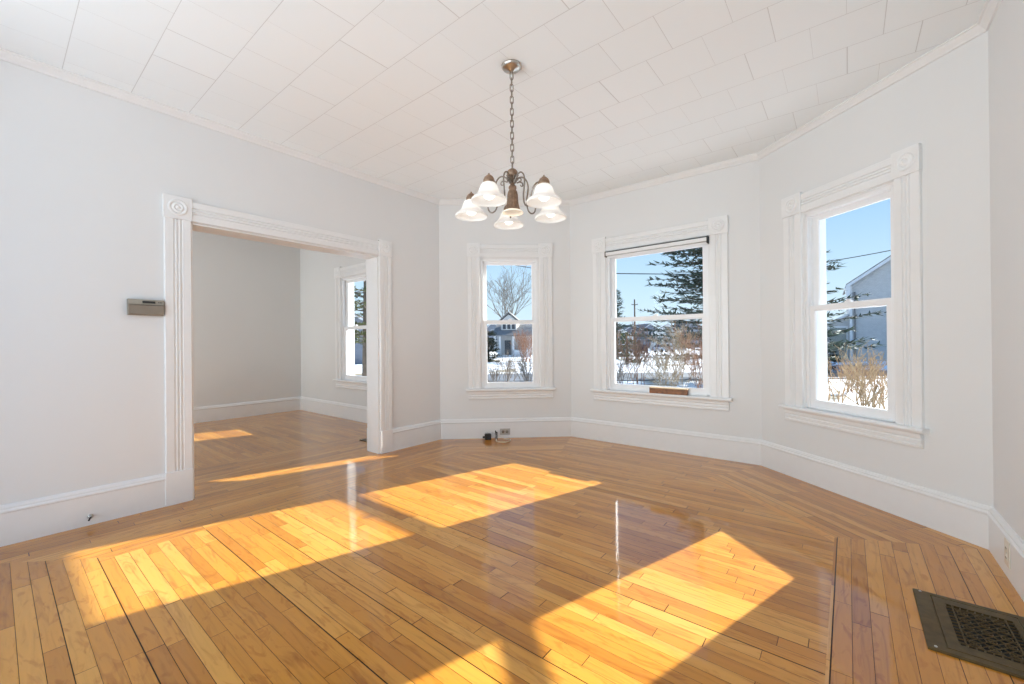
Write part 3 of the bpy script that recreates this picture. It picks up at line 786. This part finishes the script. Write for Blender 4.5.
t = empty('coiled_cord', (b_.x, b_.y, 0.0), d_b, label='black cord coil standing up between adapter and outlet', cat='cord')
mb = MB(); mb.tube([(0.014 * math.cos(k_ * .7) + 0.002 * math.sin(k_ * 2.1), 0.012 * math.sin(k_ * .7), 0.004 + 0.0017 * k_) for k_ in range(50)], 0.0038, 6); mb.obj('coil', 'black', t)
mb = MB(); mb.tube([(0, 0, 0.07), (-0.006, 0.0, 0.090), (-0.010, 0.002, 0.104)], [0.009, 0.008, 0.005], 8); mb.obj('plug', 'dark', t)
mb = MB()
cc = b_ + ub * 0.078 + nbi * 0.065
pts = [(b_.x, b_.y, 0.012)]
for k_ in range(22):
    an = PI * 0.93 + 1.55 * PI * k_ / 21
    p_ = cc + ub * 0.082 * math.cos(an) - nbi * 0.080 * math.sin(an)
    pts.append((p_.x, p_.y, 0.0042))
mb.tube(pts, 0.004, 8); mb.obj('loose_cord', 'cord', label='thin cream cord looped on the floor by the bay baseboard', cat='cord')

# wood block on the middle stool
uc = Vector((1, 0)); 
t = empty('wood_block', (PTS[2][0] + 1.135, PTS[2][1] - 0.012, 0.575), R(1.0), label='dark brown wood block lying on the widest window\'s stool against the sash', cat='wood block')
mb = MB(); mb.box(-0.185, 0.185, -0.030, 0.012, 0.0, 0.052); mb.obj('plank', 'blk', t, bevel=0.002)
mb = MB(); mb.box(-0.187, 0.187, -0.031, 0.030, 0.052, 0.062); mb.obj('top_strip', 'blk2', t, bevel=0.001)

# roller shade at the head of the middle window
t = empty('roller_shade', (PTS[2][0], PTS[2][1], 2.062), 0.0, label='rolled-up grey roller shade with black end bracket at the head of the widest window', cat='roller shade')
mb = MB(); mb.tube([(WC[0] + 0.020, -0.018, 0), (WC[1] - 0.016, -0.018, 0)], 0.021, 20); mb.obj('fabric_roll', 'shadefab', t)
mb = MB(); mb.box(WC[0] + 0.016, WC[1] - 0.014, -0.046, -0.038, -0.014, 0.021); mb.obj('head_rail', 'trim', t, bevel=0.002)
mb = MB(); mb.box(WC[0] + 0.014, WC[1] - 0.012, -0.050, -0.030, 0.022, 0.027); mb.obj('rail_edge', 'dark', t)
mb = MB(); mb.box(WC[1] - 0.014, WC[1] - 0.0035, -0.052, 0.004, -0.036, 0.032); mb.obj('end_bracket', 'black', t, bevel=0.002)
mb = MB(); mb.box(WC[0] + 0.002, WC[0] + 0.012, -0.048, 0.004, -0.028, 0.030); mb.obj('end_bracket', 'thermo', t, bevel=0.002)
mb = MB(); mb.box(WC[0] + 0.022, WC[1] - 0.018, -0.022, -0.016, -0.044, -0.018); mb.obj('hem_bar', 'trim', t, bevel=0.001)

# cast floor register by the right wall
def register(name, x0, x1, y0, y1, label, pat, tilt=0.0):
    t = empty(name, ((x0 + x1) / 2, (y0 + y1) / 2, 0.0), tilt, label=label, cat='floor vent')
    w, h = (x1 - x0) / 2, (y1 - y0) / 2
    px0, px1, py0, py1 = [v for v in pat]
    mb = MB()   # sloped outer flange + raised inner flange, as nested rings with an open centre
    def ring(ix, iy, z): return [(-w + ix, -h + iy, z), (w - ix, -h + iy, z), (w - ix, h - iy, z), (-w + ix, h - iy, z)]
    cxr = [(px0, py0), (px1, py0), (px1, py1), (px0, py1)]
    rings = [ring(0, 0, 0.0), ring(0, 0, 0.006), ring(0.004, 0.004, 0.009), ring(0.050, 0.028, 0.010), ring(0.053, 0.031, 0.007), ring(0.056, 0.034, 0.0105), [(x, y, 0.0115) for x, y in cxr], [(x, y, 0.003) for x, y in cxr]]
    mb.loft(rings, True, False); mb.obj('flange', 'ventm', t)
    mb = MB(); mb.box(px0 - .002, px1 + .002, py0 - .002, py1 + .002, 0.0008, 0.0016); mb.obj('duct', 'ventd', t)
    # scrollwork: rows of slots along the rim, diagonal lattice with curls inside
    mb = MB(); zt, zh = 0.0105, 0.0026
    def bar(p, q_, r_=0.0022):
        mb.tube([(p[0], p[1], zt - 0.002), (q_[0], q_[1], zt - 0.002)], r_, 6, smooth=False)
    W_, H_ = px1 - px0, py1 - py0
    for a_ in (0.020, W_ - 0.020): bar((px0 + a_, py0), (px0 + a_, py1), 0.0026)
    for b2 in (0.018, H_ - 0.018): bar((px0, py0 + b2), (px1, py0 + b2), 0.0026)
    nn = 13
    for k_ in range(nn + 1):
        y = py0 + H_ * k_ / nn
        bar((px0, y), (px0 + 0.020, y + 0.004)); bar((px1 - 0.020, y), (px1, y + 0.004))
    for k_ in range(10):
        x = px0 + W_ * k_ / 9
        bar((x, py0), (x + .003, py0 + 0.018)); bar((x, py1 - 0.018), (x + .003, py1))
    ix0, ix1, iy0, iy1 = px0 + 0.020, px1 - 0.020, py0 + 0.018, py1 - 0.018
    nx, ny = 3, 5; cw, chh = (ix1 - ix0) / nx, (iy1 - iy0) / ny
    for i in range(nx):
        for j in range(ny):
            cx, cyy = ix0 + (i + .5) * cw, iy0 + (j + .5) * chh
            bar((cx - cw / 2, cyy - chh / 2), (cx + cw / 2, cyy + chh / 2), 0.0019); bar((cx - cw / 2, cyy + chh / 2), (cx + cw / 2, cyy - chh / 2), 0.0019)
            bar((cx - cw / 2, cyy), (cx, cyy + chh / 2), 0.0016); bar((cx, cyy - chh / 2), (cx + cw / 2, cyy), 0.0016)
            rr = min(cw, chh) * 0.30
            mb.tube([(cx + rr * math.cos(a2), cyy + rr * math.sin(a2), zt - 0.0015) for a2 in [2 * PI * k2 / 12 for k2 in range(13)]], 0.0019, 6)
    mb.obj('scroll_grille', 'ventm', t)
    for sx, sy in ((-1, -1), (-1, 1), (1, -1), (1, 1)):
        mb = MB(); mb.lathe([(0.005, 0.009), (0.0045, 0.0115), (0.0005, 0.012)], c=(sx * (w - 0.022), sy * (h - 0.016), 0), n_=10); mb.obj('screw', 'steel', t)
    return t
register('floor_register', 3.886, 4.232, 2.055, 2.507, 'dark bronze cast floor register with scroll grille beside the right wall', (-0.084, 0.100, -0.150, 0.150))
register('floor_register', -0.70, -0.405, 2.61, 2.71, 'dark floor register mostly hidden behind the opening\'s right jamb', (-0.09, 0.09, -0.016, 0.016))

# ================================================================ outdoors
GZ = -0.9
def hz(px): return 343.0 - (px - 512) * 0.009
def P3(px, py, d):
    """world point seen at bearing column px, row py, at depth d ahead of the camera"""
    g = cf((px - 512) / 418.0 * d, d)
    return Vector((g.x, g.y, 1.1 + (hz(px) - py) / 418.0 * d))
def G(px, d):
    g = cf((px - 512) / 418.0 * d, d); return Vector((g.x, g.y, GZ))
mb = MB()
n_ = 40
for i in range(n_ + 1):
    for j in range(n_ + 1):
        x, y = -160 + 300 * i / n_, -40 + 280 * j / n_
        mb.v.append((x, y, GZ + (0.12 * noise.noise(Vector((x * .05, y * .05, 0))) if y > 30 else 0)))
for i in range(n_):
    for j in range(n_):
        a = i * (n_ + 1) + j; mb.f.append((a, a + n_ + 1, a + n_ + 2, a + 1)); mb.mi.append(0); mb.sm.append(True)
mb.obj('snowy_ground', 'snow', kind='structure', label='snow-covered yard with bare patches outside the windows')
# street crossing the view beyond the hedge
mb = MB()
c0, c1, e0_, e1_ = cf(-70, 21.5), cf(80, 21.5), cf(80, 26.5), cf(-70, 26.5)
mb.box(0, 1, 0, 1, 0, 1)
mb.v = [(c0.x, c0.y, GZ - .1), (c1.x, c1.y, GZ - .1), (e1_.x if 0 else e0_.x, e0_.y, GZ - .1), (e1_.x, e1_.y, GZ - .1), (c0.x, c0.y, GZ + .05), (c1.x, c1.y, GZ + .05), (e0_.x, e0_.y, GZ + .05), (e1_.x, e1_.y, GZ + .05)]
mb.obj('street', 'road', kind='structure', label='grey wet street between snow banks')

def conifer(px, d, top, base_r, label, leaf, seed, z0=0.6, nb=7, step=0.34, tuft=0.34, sparse=1.0, power=0.8, trunk=0.16, group=None):
    rnd = random.Random(seed)
    g = G(px, d)
    t = empty('conifer_tree', g, label=label, cat='tree', group=group)
    mb = MB(); mb.tube([(0, 0, -0.1), (0.02, 0, top * .4), (0, 0.03, top)], [trunk, trunk * .65, 0.015], 8); mb.obj('trunk', 'bark', t)
    br, fo = MB(), MB()
    z = z0
    while z < top - 0.1:
        f = (z - z0) / (top - z0)
        rad = base_r * (1 - f) ** power * (0.92 + 0.08 * math.sin(f * 9 + seed)) + 0.15
        for k_ in range(nb):
            a = rnd.uniform(0, 2 * PI); L = rad * rnd.uniform(0.6, 1.08)
            rise = L * rnd.uniform(-0.05, 0.16); zz = z + rnd.uniform(-.5, .5) * step
            dr_ = Vector((math.cos(a), math.sin(a), 0)); sd_ = Vector((-dr_.y, dr_.x, 0))
            def pt(s): return Vector((0, 0, zz)) + dr_ * L * s + Vector((0, 0, rise * s - 0.10 * L * s * (1 - s) - 0.02 * L * s * s))
            br.tube([pt(0), pt(.5), pt(1)], [0.012 + 0.010 * L, 0.008 + .004 * L, 0.004], 3, smooth=False)
            nt_ = max(3, int(L / (tuft * 0.40) * sparse))
            for i in range(nt_):
                s = 0.22 + 0.78 * (i + rnd.random() * .6) / nt_
                wide = 0.28 * L * (1.05 - s) * rnd.uniform(0.2, 1.0) * rnd.choice((-1, 1)) + rnd.uniform(-.06, .06)
                c_ = pt(min(s, 1.02)) + sd_ * wide + Vector((0, 0, rnd.uniform(-.05, .07)))
                for q_ in range(4):
                    az = a + rnd.uniform(-1.5, 1.5); el = rnd.uniform(-.35, .6); tl = tuft * rnd.uniform(.5, 1.0)
                    d1 = Vector((math.cos(az) * math.cos(el), math.sin(az) * math.cos(el), math.sin(el)))
                    w1 = d1.cross(Vector((rnd.uniform(-.4, .4), rnd.uniform(-.4, .4), 1))).normalized() * tl * 0.17
                    n1 = d1.cross(w1).normalized() * tl * 0.05
                    fo.add([c_ - w1, c_ + w1, c_ + d1 * tl, c_ + d1 * tl * .35 + n1], [(0, 1, 3), (1, 2, 3), (2, 0, 3), (0, 2, 1)])
        z += step * rnd.uniform(.8, 1.25)
    br.obj('branches', 'bark', t); fo.obj('foliage', leaf, t)
    return t

def branchy(mb, p, d, L, r, lv, rnd, spread=0.55, kids=3, up=0.15, nseg=3, minr=0.004, sides=4):
    pts = [p]; dd = d.copy(); q_ = p.copy()
    for i in range(nseg):
        dd = (dd + Vector((rnd.uniform(-1, 1), rnd.uniform(-1, 1), rnd.uniform(-.6, 1) + up)) * 0.16).normalized()
        q_ = q_ + dd * L / nseg; pts.append(q_.copy())
    mb.tube(pts, [max(minr, r * (1 - 0.5 * i / nseg)) for i in range(nseg + 1)], sides, smooth=False)
    if lv <= 0: return
    for k_ in range(kids):
        s = rnd.uniform(0.35, 1.0) if k_ < kids - 1 else 1.0
        i = min(int(s * nseg), nseg - 1); fr_ = s * nseg - i
        pp = pts[i].lerp(pts[i + 1], min(fr_, 1))
        ax = Vector((rnd.gauss(0, 1), rnd.gauss(0, 1), rnd.gauss(0, .5)))
        nd = (dd + ax.normalized() * spread * rnd.uniform(.6, 1.3)).normalized()
        nd.z += up; nd.normalize()
        branchy(mb, pp, nd, L * rnd.uniform(.55, .8), r * 0.52, lv - 1, rnd, spread, kids, up, nseg, minr, sides)

def shrub(px, d, h, w, label, mat, seed, stems=7, lv=3, r=0.02, group=None):
    rnd = random.Random(seed); g = G(px, d)
    t = MB()
    for k_ in range(stems):
        a = rnd.uniform(0, 2 * PI); l_ = rnd.uniform(0.0, 0.55) * w / h
        dr_ = Vector((math.cos(a) * l_, math.sin(a) * l_, 1)).normalized()
        branchy(t, Vector((rnd.uniform(-.15, .15) * w, rnd.uniform(-.15, .15) * w, -0.03)), dr_, h * rnd.uniform(.38, .52), r, lv, rnd, 0.6, 3, 0.10, 3, 0.0045)
    o = t.obj('bare_shrub', mat, label=label, cat='shrub', group=group); o.location = g
    return o

# --- trees
conifer(738, 20.0, 15.0, 6.1, 'large blue-green spruce with layered boughs outside the widest window', 'needle', 3, z0=1.5, nb=16, step=0.40, tuft=0.42, sparse=0.9, trunk=0.28, power=1.0)
conifer(617, 48.0, 8.2, 1.9, 'slim dark conifer at the left edge of the widest window', 'needle', 5, nb=7, step=0.4, tuft=0.5, trunk=0.2)
conifer(627, 38.0, 2.9, 1.5, 'low olive-green evergreen left of the utility pole', 'needle2', 6, z0=0.3, nb=7, step=0.35, tuft=0.5, power=0.45)
conifer(488, 45.0, 3.6, 1.5, 'dark evergreen left of the porch house', 'needle3', 7, z0=0.15, nb=10, step=0.28, tuft=0.5, power=0.4)
conifer(826, 25.0, 2.7, 1.0, 'small dark evergreen in front of the grey house garage', 'needle3', 8, z0=0.3, nb=8, step=0.25, tuft=0.32, power=0.5)
conifer(366, 21.0, 9.0, 2.2, 'olive-needled pine with dark trunk outside the side room window', 'needle2', 9, z0=2.0, nb=7, step=0.5, tuft=0.34, sparse=0.8, trunk=0.22, power=0.4)
def bare_tree(px, d, h, label, seed, tr=0.3, n0=6):
    rnd = random.Random(seed)
    t = empty('bare_tree', G(px, d), label=label, cat='tree')
    mb = MB(); mb.tube([(0, 0, -.1), (0.05, 0, h * .28)], [tr, tr * .75], 8); mb.obj('trunk', 'barkg', t)
    mb = MB()
    for k_ in range(n0):
        a = 2 * PI * k_ / n0 + rnd.uniform(-.3, .3); l_ = rnd.uniform(.15, .75)
        branchy(mb, Vector((0, 0, h * rnd.uniform(.20, .28))), Vector((math.cos(a) * l_, math.sin(a) * l_, 1)).normalized(), h * rnd.uniform(.26, .38), tr * .36, 4, rnd, 0.62, 3, 0.06, 3, 0.016)
    mb.obj('branches', 'barkg', t)
bare_tree(509, 72.0, 15.0, 'tall leafless grey tree rising behind the porch house', 12, 0.35, 8)

# --- hedge of bare shrubs and bushes
hg = 'bare hedge shrubs beyond the windows'
shrub(618, 13.5, 1.55, 1.3, 'grey-brown bare shrub at the left of the widest window', 'twigg', 21, 7, 3, 0.018, hg)
shrub(640, 14.5, 2.15, 1.3, 'russet bare shrub below the utility pole', 'twigr', 22, 7, 4, 0.014, hg)
shrub(659, 14.0, 1.7, 1.3, 'tan bare shrub just above the wood block', 'twig', 23, 8, 3, 0.015, hg)
shrub(677, 13.2, 1.95, 1.4, 'dense tan shrub right of the wood block', 'twig', 24, 7, 4, 0.014, hg)
shrub(698, 13.0, 2.05, 1.2, 'reddish bare shrub at the right edge of the widest window', 'twigr', 25, 7, 4, 0.014, hg)
shrub(492, 17.5, 1.35, 1.2, 'grey-brown bare shrub at the left of the narrow bay window', 'twigg', 26, 8, 3, 0.018, hg)
shrub(508, 18.0, 1.45, 1.2, 'grey-brown bare shrub in the middle of the narrow bay window', 'twigg', 27, 8, 3, 0.018, hg)
shrub(528, 16.5, 1.65, 1.2, 'tangled grey shrub at the right of the narrow bay window', 'twigg', 28, 10, 3, 0.018, hg)
shrub(868, 9.4, 1.75, 1.1, 'upright tan many-stemmed shrub in the middle of the right bay window', 'twig', 29, 10, 3, 0.026, hg)
shrub(838, 10.5, 1.65, 1.2, 'tan bare shrub at the left of the right bay window', 'twig', 30, 6, 3, 0.020, hg)
shrub(888, 9.8, 1.55, 1.0, 'tan bare shrub at the right edge of the right bay window', 'twig', 31, 5, 3, 0.020, hg)
shrub(853, 16.0, 1.25, 1.5, 'low russet bush behind the tan shrubs in front of the grey house', 'twigr', 32, 8, 3, 0.02)
shrub(526, 44.0, 3.1, 3.0, 'large russet bush beside the porch house', 'twigr', 33, 18, 4, 0.035)
# low split-rail line of brush along the near side of the street
# --- utility pole and wires
t = empty('utility_pole', G(635, 60), YAW, label='wooden utility pole with crossarm beyond the widest window', cat='utility pole')
mb = MB(); mb.tube([(0, 0, -.2), (0, 0, 8.1)], [0.15, 0.10], 10); mb.obj('pole', 'bark', t)
mb = MB(); mb.box(-0.45, 0.45, -0.05, 0.05, 7.3, 7.40); mb.obj('crossarm', 'bark', t)
for k_ in (-0.4, 0.4):
    mb = MB(); mb.lathe([(0.05, 7.42), (0.07, 7.5), (0.03, 7.6)], c=(k_, 0, 0), n_=8); mb.obj('insulator', 'elbox', t)
def wirebetween(A, B, sag, label, r=0.02):
    mb = MB(); mb.tube([A.lerp(B, s / 16) - Vector((0, 0, sag * 4 * (s / 16) * (1 - s / 16))) for s in range(17)], r, 5)
    mb.obj('overhead_wire', 'wire', label=label, cat='wire')
wirebetween(P3(560, 272.5, 26), P3(790, 274, 24), 0.05, 'overhead wire crossing the sky in the widest window', 0.028)
wirebetween(P3(790, 267, 24), P3(940, 240, 22), 0.1, 'overhead wire sloping above the grey house', 0.022)
wirebetween(P3(500, 262, 40), P3(560, 271, 38), 0.1, 'overhead wire at the top of the narrow bay window', 0.03)

# --- houses
def frame_on(px, d, yaw_extra=0.0, z=GZ):
    g = G(px, d); return (g.x, g.y, z), YAW + yaw_extra
def gable_house(name, loc, rz, w, dp, eave, ridge, wm, rm, label, wins=(), front=True):
    """gable end facing local -Y (front=True) or ridge along X"""
    t = empty(name, loc, rz, label=label, cat='house')
    mb = MB()
    if front:
        pr = [(-w / 2, 0), (w / 2, 0), (w / 2, eave), (0, ridge), (-w / 2, eave)]
        mb.loft([[(x, 0, z) for x, z in pr], [(x, dp, z) for x, z in pr]]); mb.obj('walls', wm, t)
        mb = MB(); o_ = 0.35; sl = (ridge - eave) / (w / 2)
        for s in (-1, 1):
            rr = [(0, ridge + .02), (s * (w / 2 + o_), eave - sl * o_ + .02), (s * (w / 2 + o_), eave - sl * o_ + .20), (0, ridge + .22)]
            mb.loft([[(x, -o_, z) for x, z in rr], [(x, dp + o_, z) for x, z in rr]])
        mb.obj('roof', rm, t)
        mb = MB()
        for s in (-1, 1):
            rr = [(0, ridge - .14), (s * (w / 2 + o_ + .02), eave - sl * o_ - .16), (s * (w / 2 + o_ + .02), eave - sl * o_ + .08), (0, ridge + .10)]
            mb.loft([[(x, -o_ - .04, z) for x, z in rr], [(x, -o_, z) for x, z in rr]])
        mb.obj('rake_board', 'ptrim', t)
    else:
        pr = [(0, 0), (dp, 0), (dp, eave), (dp / 2, ridge), (0, eave)]
        mb.loft([[(-w / 2, y, z) for y, z in pr], [(w / 2, y, z) for y, z in pr]]); mb.obj('walls', wm, t)
        mb = MB(); o_ = 0.35; sl = (ridge - eave) / (dp / 2)
        for s in (-1, 1):
            c_ = dp / 2
            rr = [(c_, ridge + .02), (c_ + s * (c_ + o_), eave - sl * o_ + .02), (c_ + s * (c_ + o_), eave - sl * o_ + .2), (c_, ridge + .22)]
            mb.loft([[(-w / 2 - o_, y, z) for y, z in rr], [(w / 2 + o_, y, z) for y, z in rr]])
        mb.obj('roof', rm, t)
    for (x, z, ww, hh) in wins:
        mb = MB(); mb.box(x - ww / 2 - .1, x + ww / 2 + .1, -0.06, 0.02, z - .1, z + hh + .1); f_ = mb.obj('window', 'ptrim', t)
        mb = MB(); mb.box(x - ww / 2, x + ww / 2, -0.08, -0.05, z, z + hh); mb.obj('pane', 'win_d', f_)
    return t
# grey neighbour house with garage wing
loc, rz = frame_on(850.5, 40.0)
gh = empty('grey_house', loc, YAW - R(37), label='grey clapboard house with white rake trim and a garage wing', cat='house')
w_, dp_, ev, rg = 12.0, 10.0, 7.35, 11.75
mb = MB(); pr = [(0, 0), (w_, 0), (w_, ev), (w_ / 2, rg), (0, ev)]
mb.loft([[(x, 0, z) for x, z in pr], [(x, dp_, z) for x, z in pr]]); mb.obj('walls', 'sid_grey', gh)
mb = MB(); sl = (rg - ev) / (w_ / 2)
for s_ in (-1, 1):
    cx = w_ / 2; ex = cx + s_ * (w_ / 2 + .30); ez = ev - sl * .30
    mb.loft([[(cx, y, rg + .03), (ex, y, ez + .03), (ex, y, ez + .2), (cx, y, rg + .2)] for y in (-.4, dp_ + .4)])
mb.obj('roof', 'roof', gh)
mb = MB()
for s_ in (-1, 1):
    cx = w_ / 2; ex = cx + s_ * (w_ / 2 + .32); ez = ev - sl * .32
    mb.loft([[(cx, y, rg - .20), (ex, y, ez - .20), (ex, y, ez + .10), (cx, y, rg + .10)] for y in (-.46, -.40)])
mb.obj('rake_board', 'ptrim', gh)
mb = MB(); mb.loft([[(-.40, y, ev - .40), (0.02, y, ev - .15), (0.02, y, ev - 1.35), (-.22, y, ev - 1.35)] for y in (-.42, 0.9)]); mb.obj('eave_return', 'ptrim', gh)
mb = MB(); mb.box(-0.05, 0.16, -0.05, 0.03, 0, ev - .2); mb.obj('corner_board', 'ptrim', gh)
mb = MB(); mb.tube([(0.34, -0.10, ev - .8), (0.34, -0.10, 0.4)], 0.07, 8); mb.obj('downspout', 'roof', gh)
mb = MB(); mb.box(0.05, 0.50, -0.24, -0.05, 1.35, 2.05); mb.lathe([(0.15, 0), (0.15, 0.1), (0.0005, 0.1)], n_=14, mat=Matrix.Translation((0.28, -.24, 1.8)) @ Matrix.Rotation(PI / 2, 4, 'X')); mb.obj('meter_box', 'elbox', gh)
mb = MB(); pr = [(-3.2, 0), (-0.02, 0), (-0.02, 4.4), (-3.2, 2.6)]
mb.loft([[(x, 0.5, z) for x, z in pr], [(x, 7.5, z) for x, z in pr]]); mb.obj('garage_wing', 'sid_grey', gh)
mb = MB(); mb.loft([[(0.0, y, 4.45), (-3.5, y, 2.47), (-3.5, y, 2.70), (0.0, y, 4.68)] for y in (0.1, 7.8)]); mb.obj('garage_roof', 'ptrim', gh)
mb = MB(); mb.box(-1.75, -0.16, 0.42, 0.52, 0.0, 3.35); mb.obj('garage_door_trim', 'ptrim', gh)
mb = MB(); mb.box(-1.60, -0.30, 0.36, 0.44, 0.0, 3.18); mb.obj('garage_door', 'garage', gh)

# porch house seen in the narrow bay window
loc, rz = frame_on(509, 60)
ph = empty('porch_house', loc, YAW - R(8), label='white and grey house with a columned front porch and dormer', cat='house')
mb = MB(); pr = [(0, 0), (8, 0), (8, 3.4), (4, 5.0), (0, 3.4)]
mb.loft([[(-2.1, y + 1.8, z) for y, z in pr], [(4.4, y + 1.8, z) for y, z in pr]]); mb.obj('walls', 'sid_grey', ph)
mb = MB()
mb.loft([[(x, 1.3, 3.3), (x, 5.8, 5.1), (x, 10.3, 3.3), (x, 10.3, 3.5), (x, 5.8, 5.3), (x, 1.3, 3.5)] for x in (-2.6, 4.9)]); mb.obj('roof', 'roof', ph)
mb = MB(); mb.loft([[(-1.7, y, 5.1), (-0.2, y, 6.4), (1.35, y, 5.1), (1.35, y, 5.25), (-0.2, y, 6.6), (-1.7, y, 5.25)] for y in (0.9, 4.8)]); mb.obj('dormer_roof', 'roof', ph)
mb = MB(); mb.loft([[(-2.5, -.2, 3.0), (3.6, -.2, 3.0), (3.4, 2.0, 4.2), (-1.6, 2.0, 4.2)], [(-2.5, -.2, 3.15), (3.6, -.2, 3.15), (3.4, 2.0, 4.35), (-1.6, 2.0, 4.35)]]); mb.obj('porch_roof', 'roof', ph)
mb = MB(); mb.loft([[(-1.3, y, 3.7), (0.95, y, 3.7), (0.95, y, 5.3), (-0.2, y, 6.2), (-1.3, y, 5.3)] for y in (1.2, 4.5)]); mb.obj('dormer', 'sid_white', ph)
for x in (-0.85, -0.18, 0.50):
    mb = MB(); mb.box(x - .22, x + .22, 1.12, 1.22, 4.05, 4.95); mb.obj('window', 'win_d', ph)
for x in (-2.1, -1.35, 0.6, 3.0):
    mb = MB(); mb.box(x - .13, x + .13, 0, 0.26, 0.0, 3.0); mb.obj('porch_column', 'ptrim', ph)
for xa, xb in ((-2.2, -1.2), (0.5, 3.2)):
    mb = MB(); mb.box(xa, xb, 0.0, 0.12, 0.1, 1.0); mb.obj('porch_railing', 'ptrim', ph)
mb = MB(); mb.box(-2.2, 3.2, -.1, 1.8, -.1, 0.25); mb.obj('porch_deck', 'ptrim', ph)
mb = MB(); mb.box(-0.9, 0.0, 1.74, 1.82, 0.2, 2.4); mb.obj('front_door', 'win_d', ph)

hs = [(650, 128, 0.2, 9, 4.6, 7.4, 'sid_blue', 'roof', 'distant slate-blue gabled house behind the spruce'),
      (668, 98, -0.3, 8, 3.6, 6.0, 'sid_white', 'roof', 'distant white gabled house behind the spruce boughs'),
      (692, 128, 0.1, 10, 5.2, 8.2, 'sid_blue', 'rooft', 'distant blue house at the right of the widest window'),
      (633, 108, 0.0, 6, 4.6, 6.4, 'sid_blue', 'roof', 'distant narrow blue house behind the utility pole'),
      (621, 90, 0.2, 6, 3.2, 4.8, 'sid_white', 'rooft', 'distant pale house left of the utility pole'),
      (353, 42, 0.35, 8, 3.0, 5.0, 'sid_blue', 'roof', 'blue house seen through the side room window'),
      (493, 100, 0.1, 5, 4.6, 7.2, 'sid_blue', 'rooft', 'distant dark-roofed house left of the porch house')]
for (px, d, ya, w, ev_, rg_, wm, rm, lb) in hs:
    loc, rz = frame_on(px, d, ya)
    gable_house('distant_house', loc, rz, w, 8, ev_, rg_, wm, rm, lb, [(-w * .25, 1.2, 0.9, 1.3), (w * .25, 1.2, 0.9, 1.3), (0, ev_ - .6, 0.8, 1.1)])

# --- cars
def car(px, d, rz, paint, label):
    t = empty('parked_car', G(px, d), rz, label=label, cat='car')
    mb = MB(); body = [(-2.2, .35), (2.15, .35), (2.25, .62), (2.1, .88), (1.1, 1.0), (-2.05, 1.02), (-2.25, .8)]
    mb.loft([[(x, -.88, z) for x, z in body], [(x, .88, z) for x, z in body]]); mb.obj('body', paint, t, bevel=0.05)
    mb = MB(); cab = [(1.05, 1.0), (.45, 1.48), (-1.35, 1.5), (-1.95, 1.02)]
    mb.loft([[(x, -.80, z) for x, z in cab[:1]] + [(x, -.68, z) for x, z in cab[1:3]] + [(x, -.80, z) for x, z in cab[3:]],
             [(x, .80, z) for x, z in cab[:1]] + [(x, .68, z) for x, z in cab[1:3]] + [(x, .80, z) for x, z in cab[3:]]])
    mb.obj('cabin', 'win_d', t, bevel=0.04)
    mb = MB(); mb.box(-1.35, .45, -.66, .66, 1.46, 1.53); mb.obj('roof', paint, t)
    for sx in (-1.4, 1.4):
        for sy in (-.82, .82):
            mb = MB(); mb.lathe([(0.0005, -.1), (.33, -.1), (.33, .1), (.0005, .1)], n_=16, mat=Matrix.Translation((sx, sy, .33)) @ Matrix.Rotation(PI / 2, 4, 'X')); mb.obj('wheel', 'tyre', t)
car(641, 74, YAW + R(80), 'car1', 'dark navy car parked end-on beyond the street')
car(664, 78, YAW + R(25), 'car2', 'silver car parked right of the navy car')
car(627, 80, YAW + R(15), 'car3', 'pale blue car parked left of the navy car')
car(484, 52, YAW + R(70), 'ptrim', 'white car beside the dark evergreen in the narrow window')
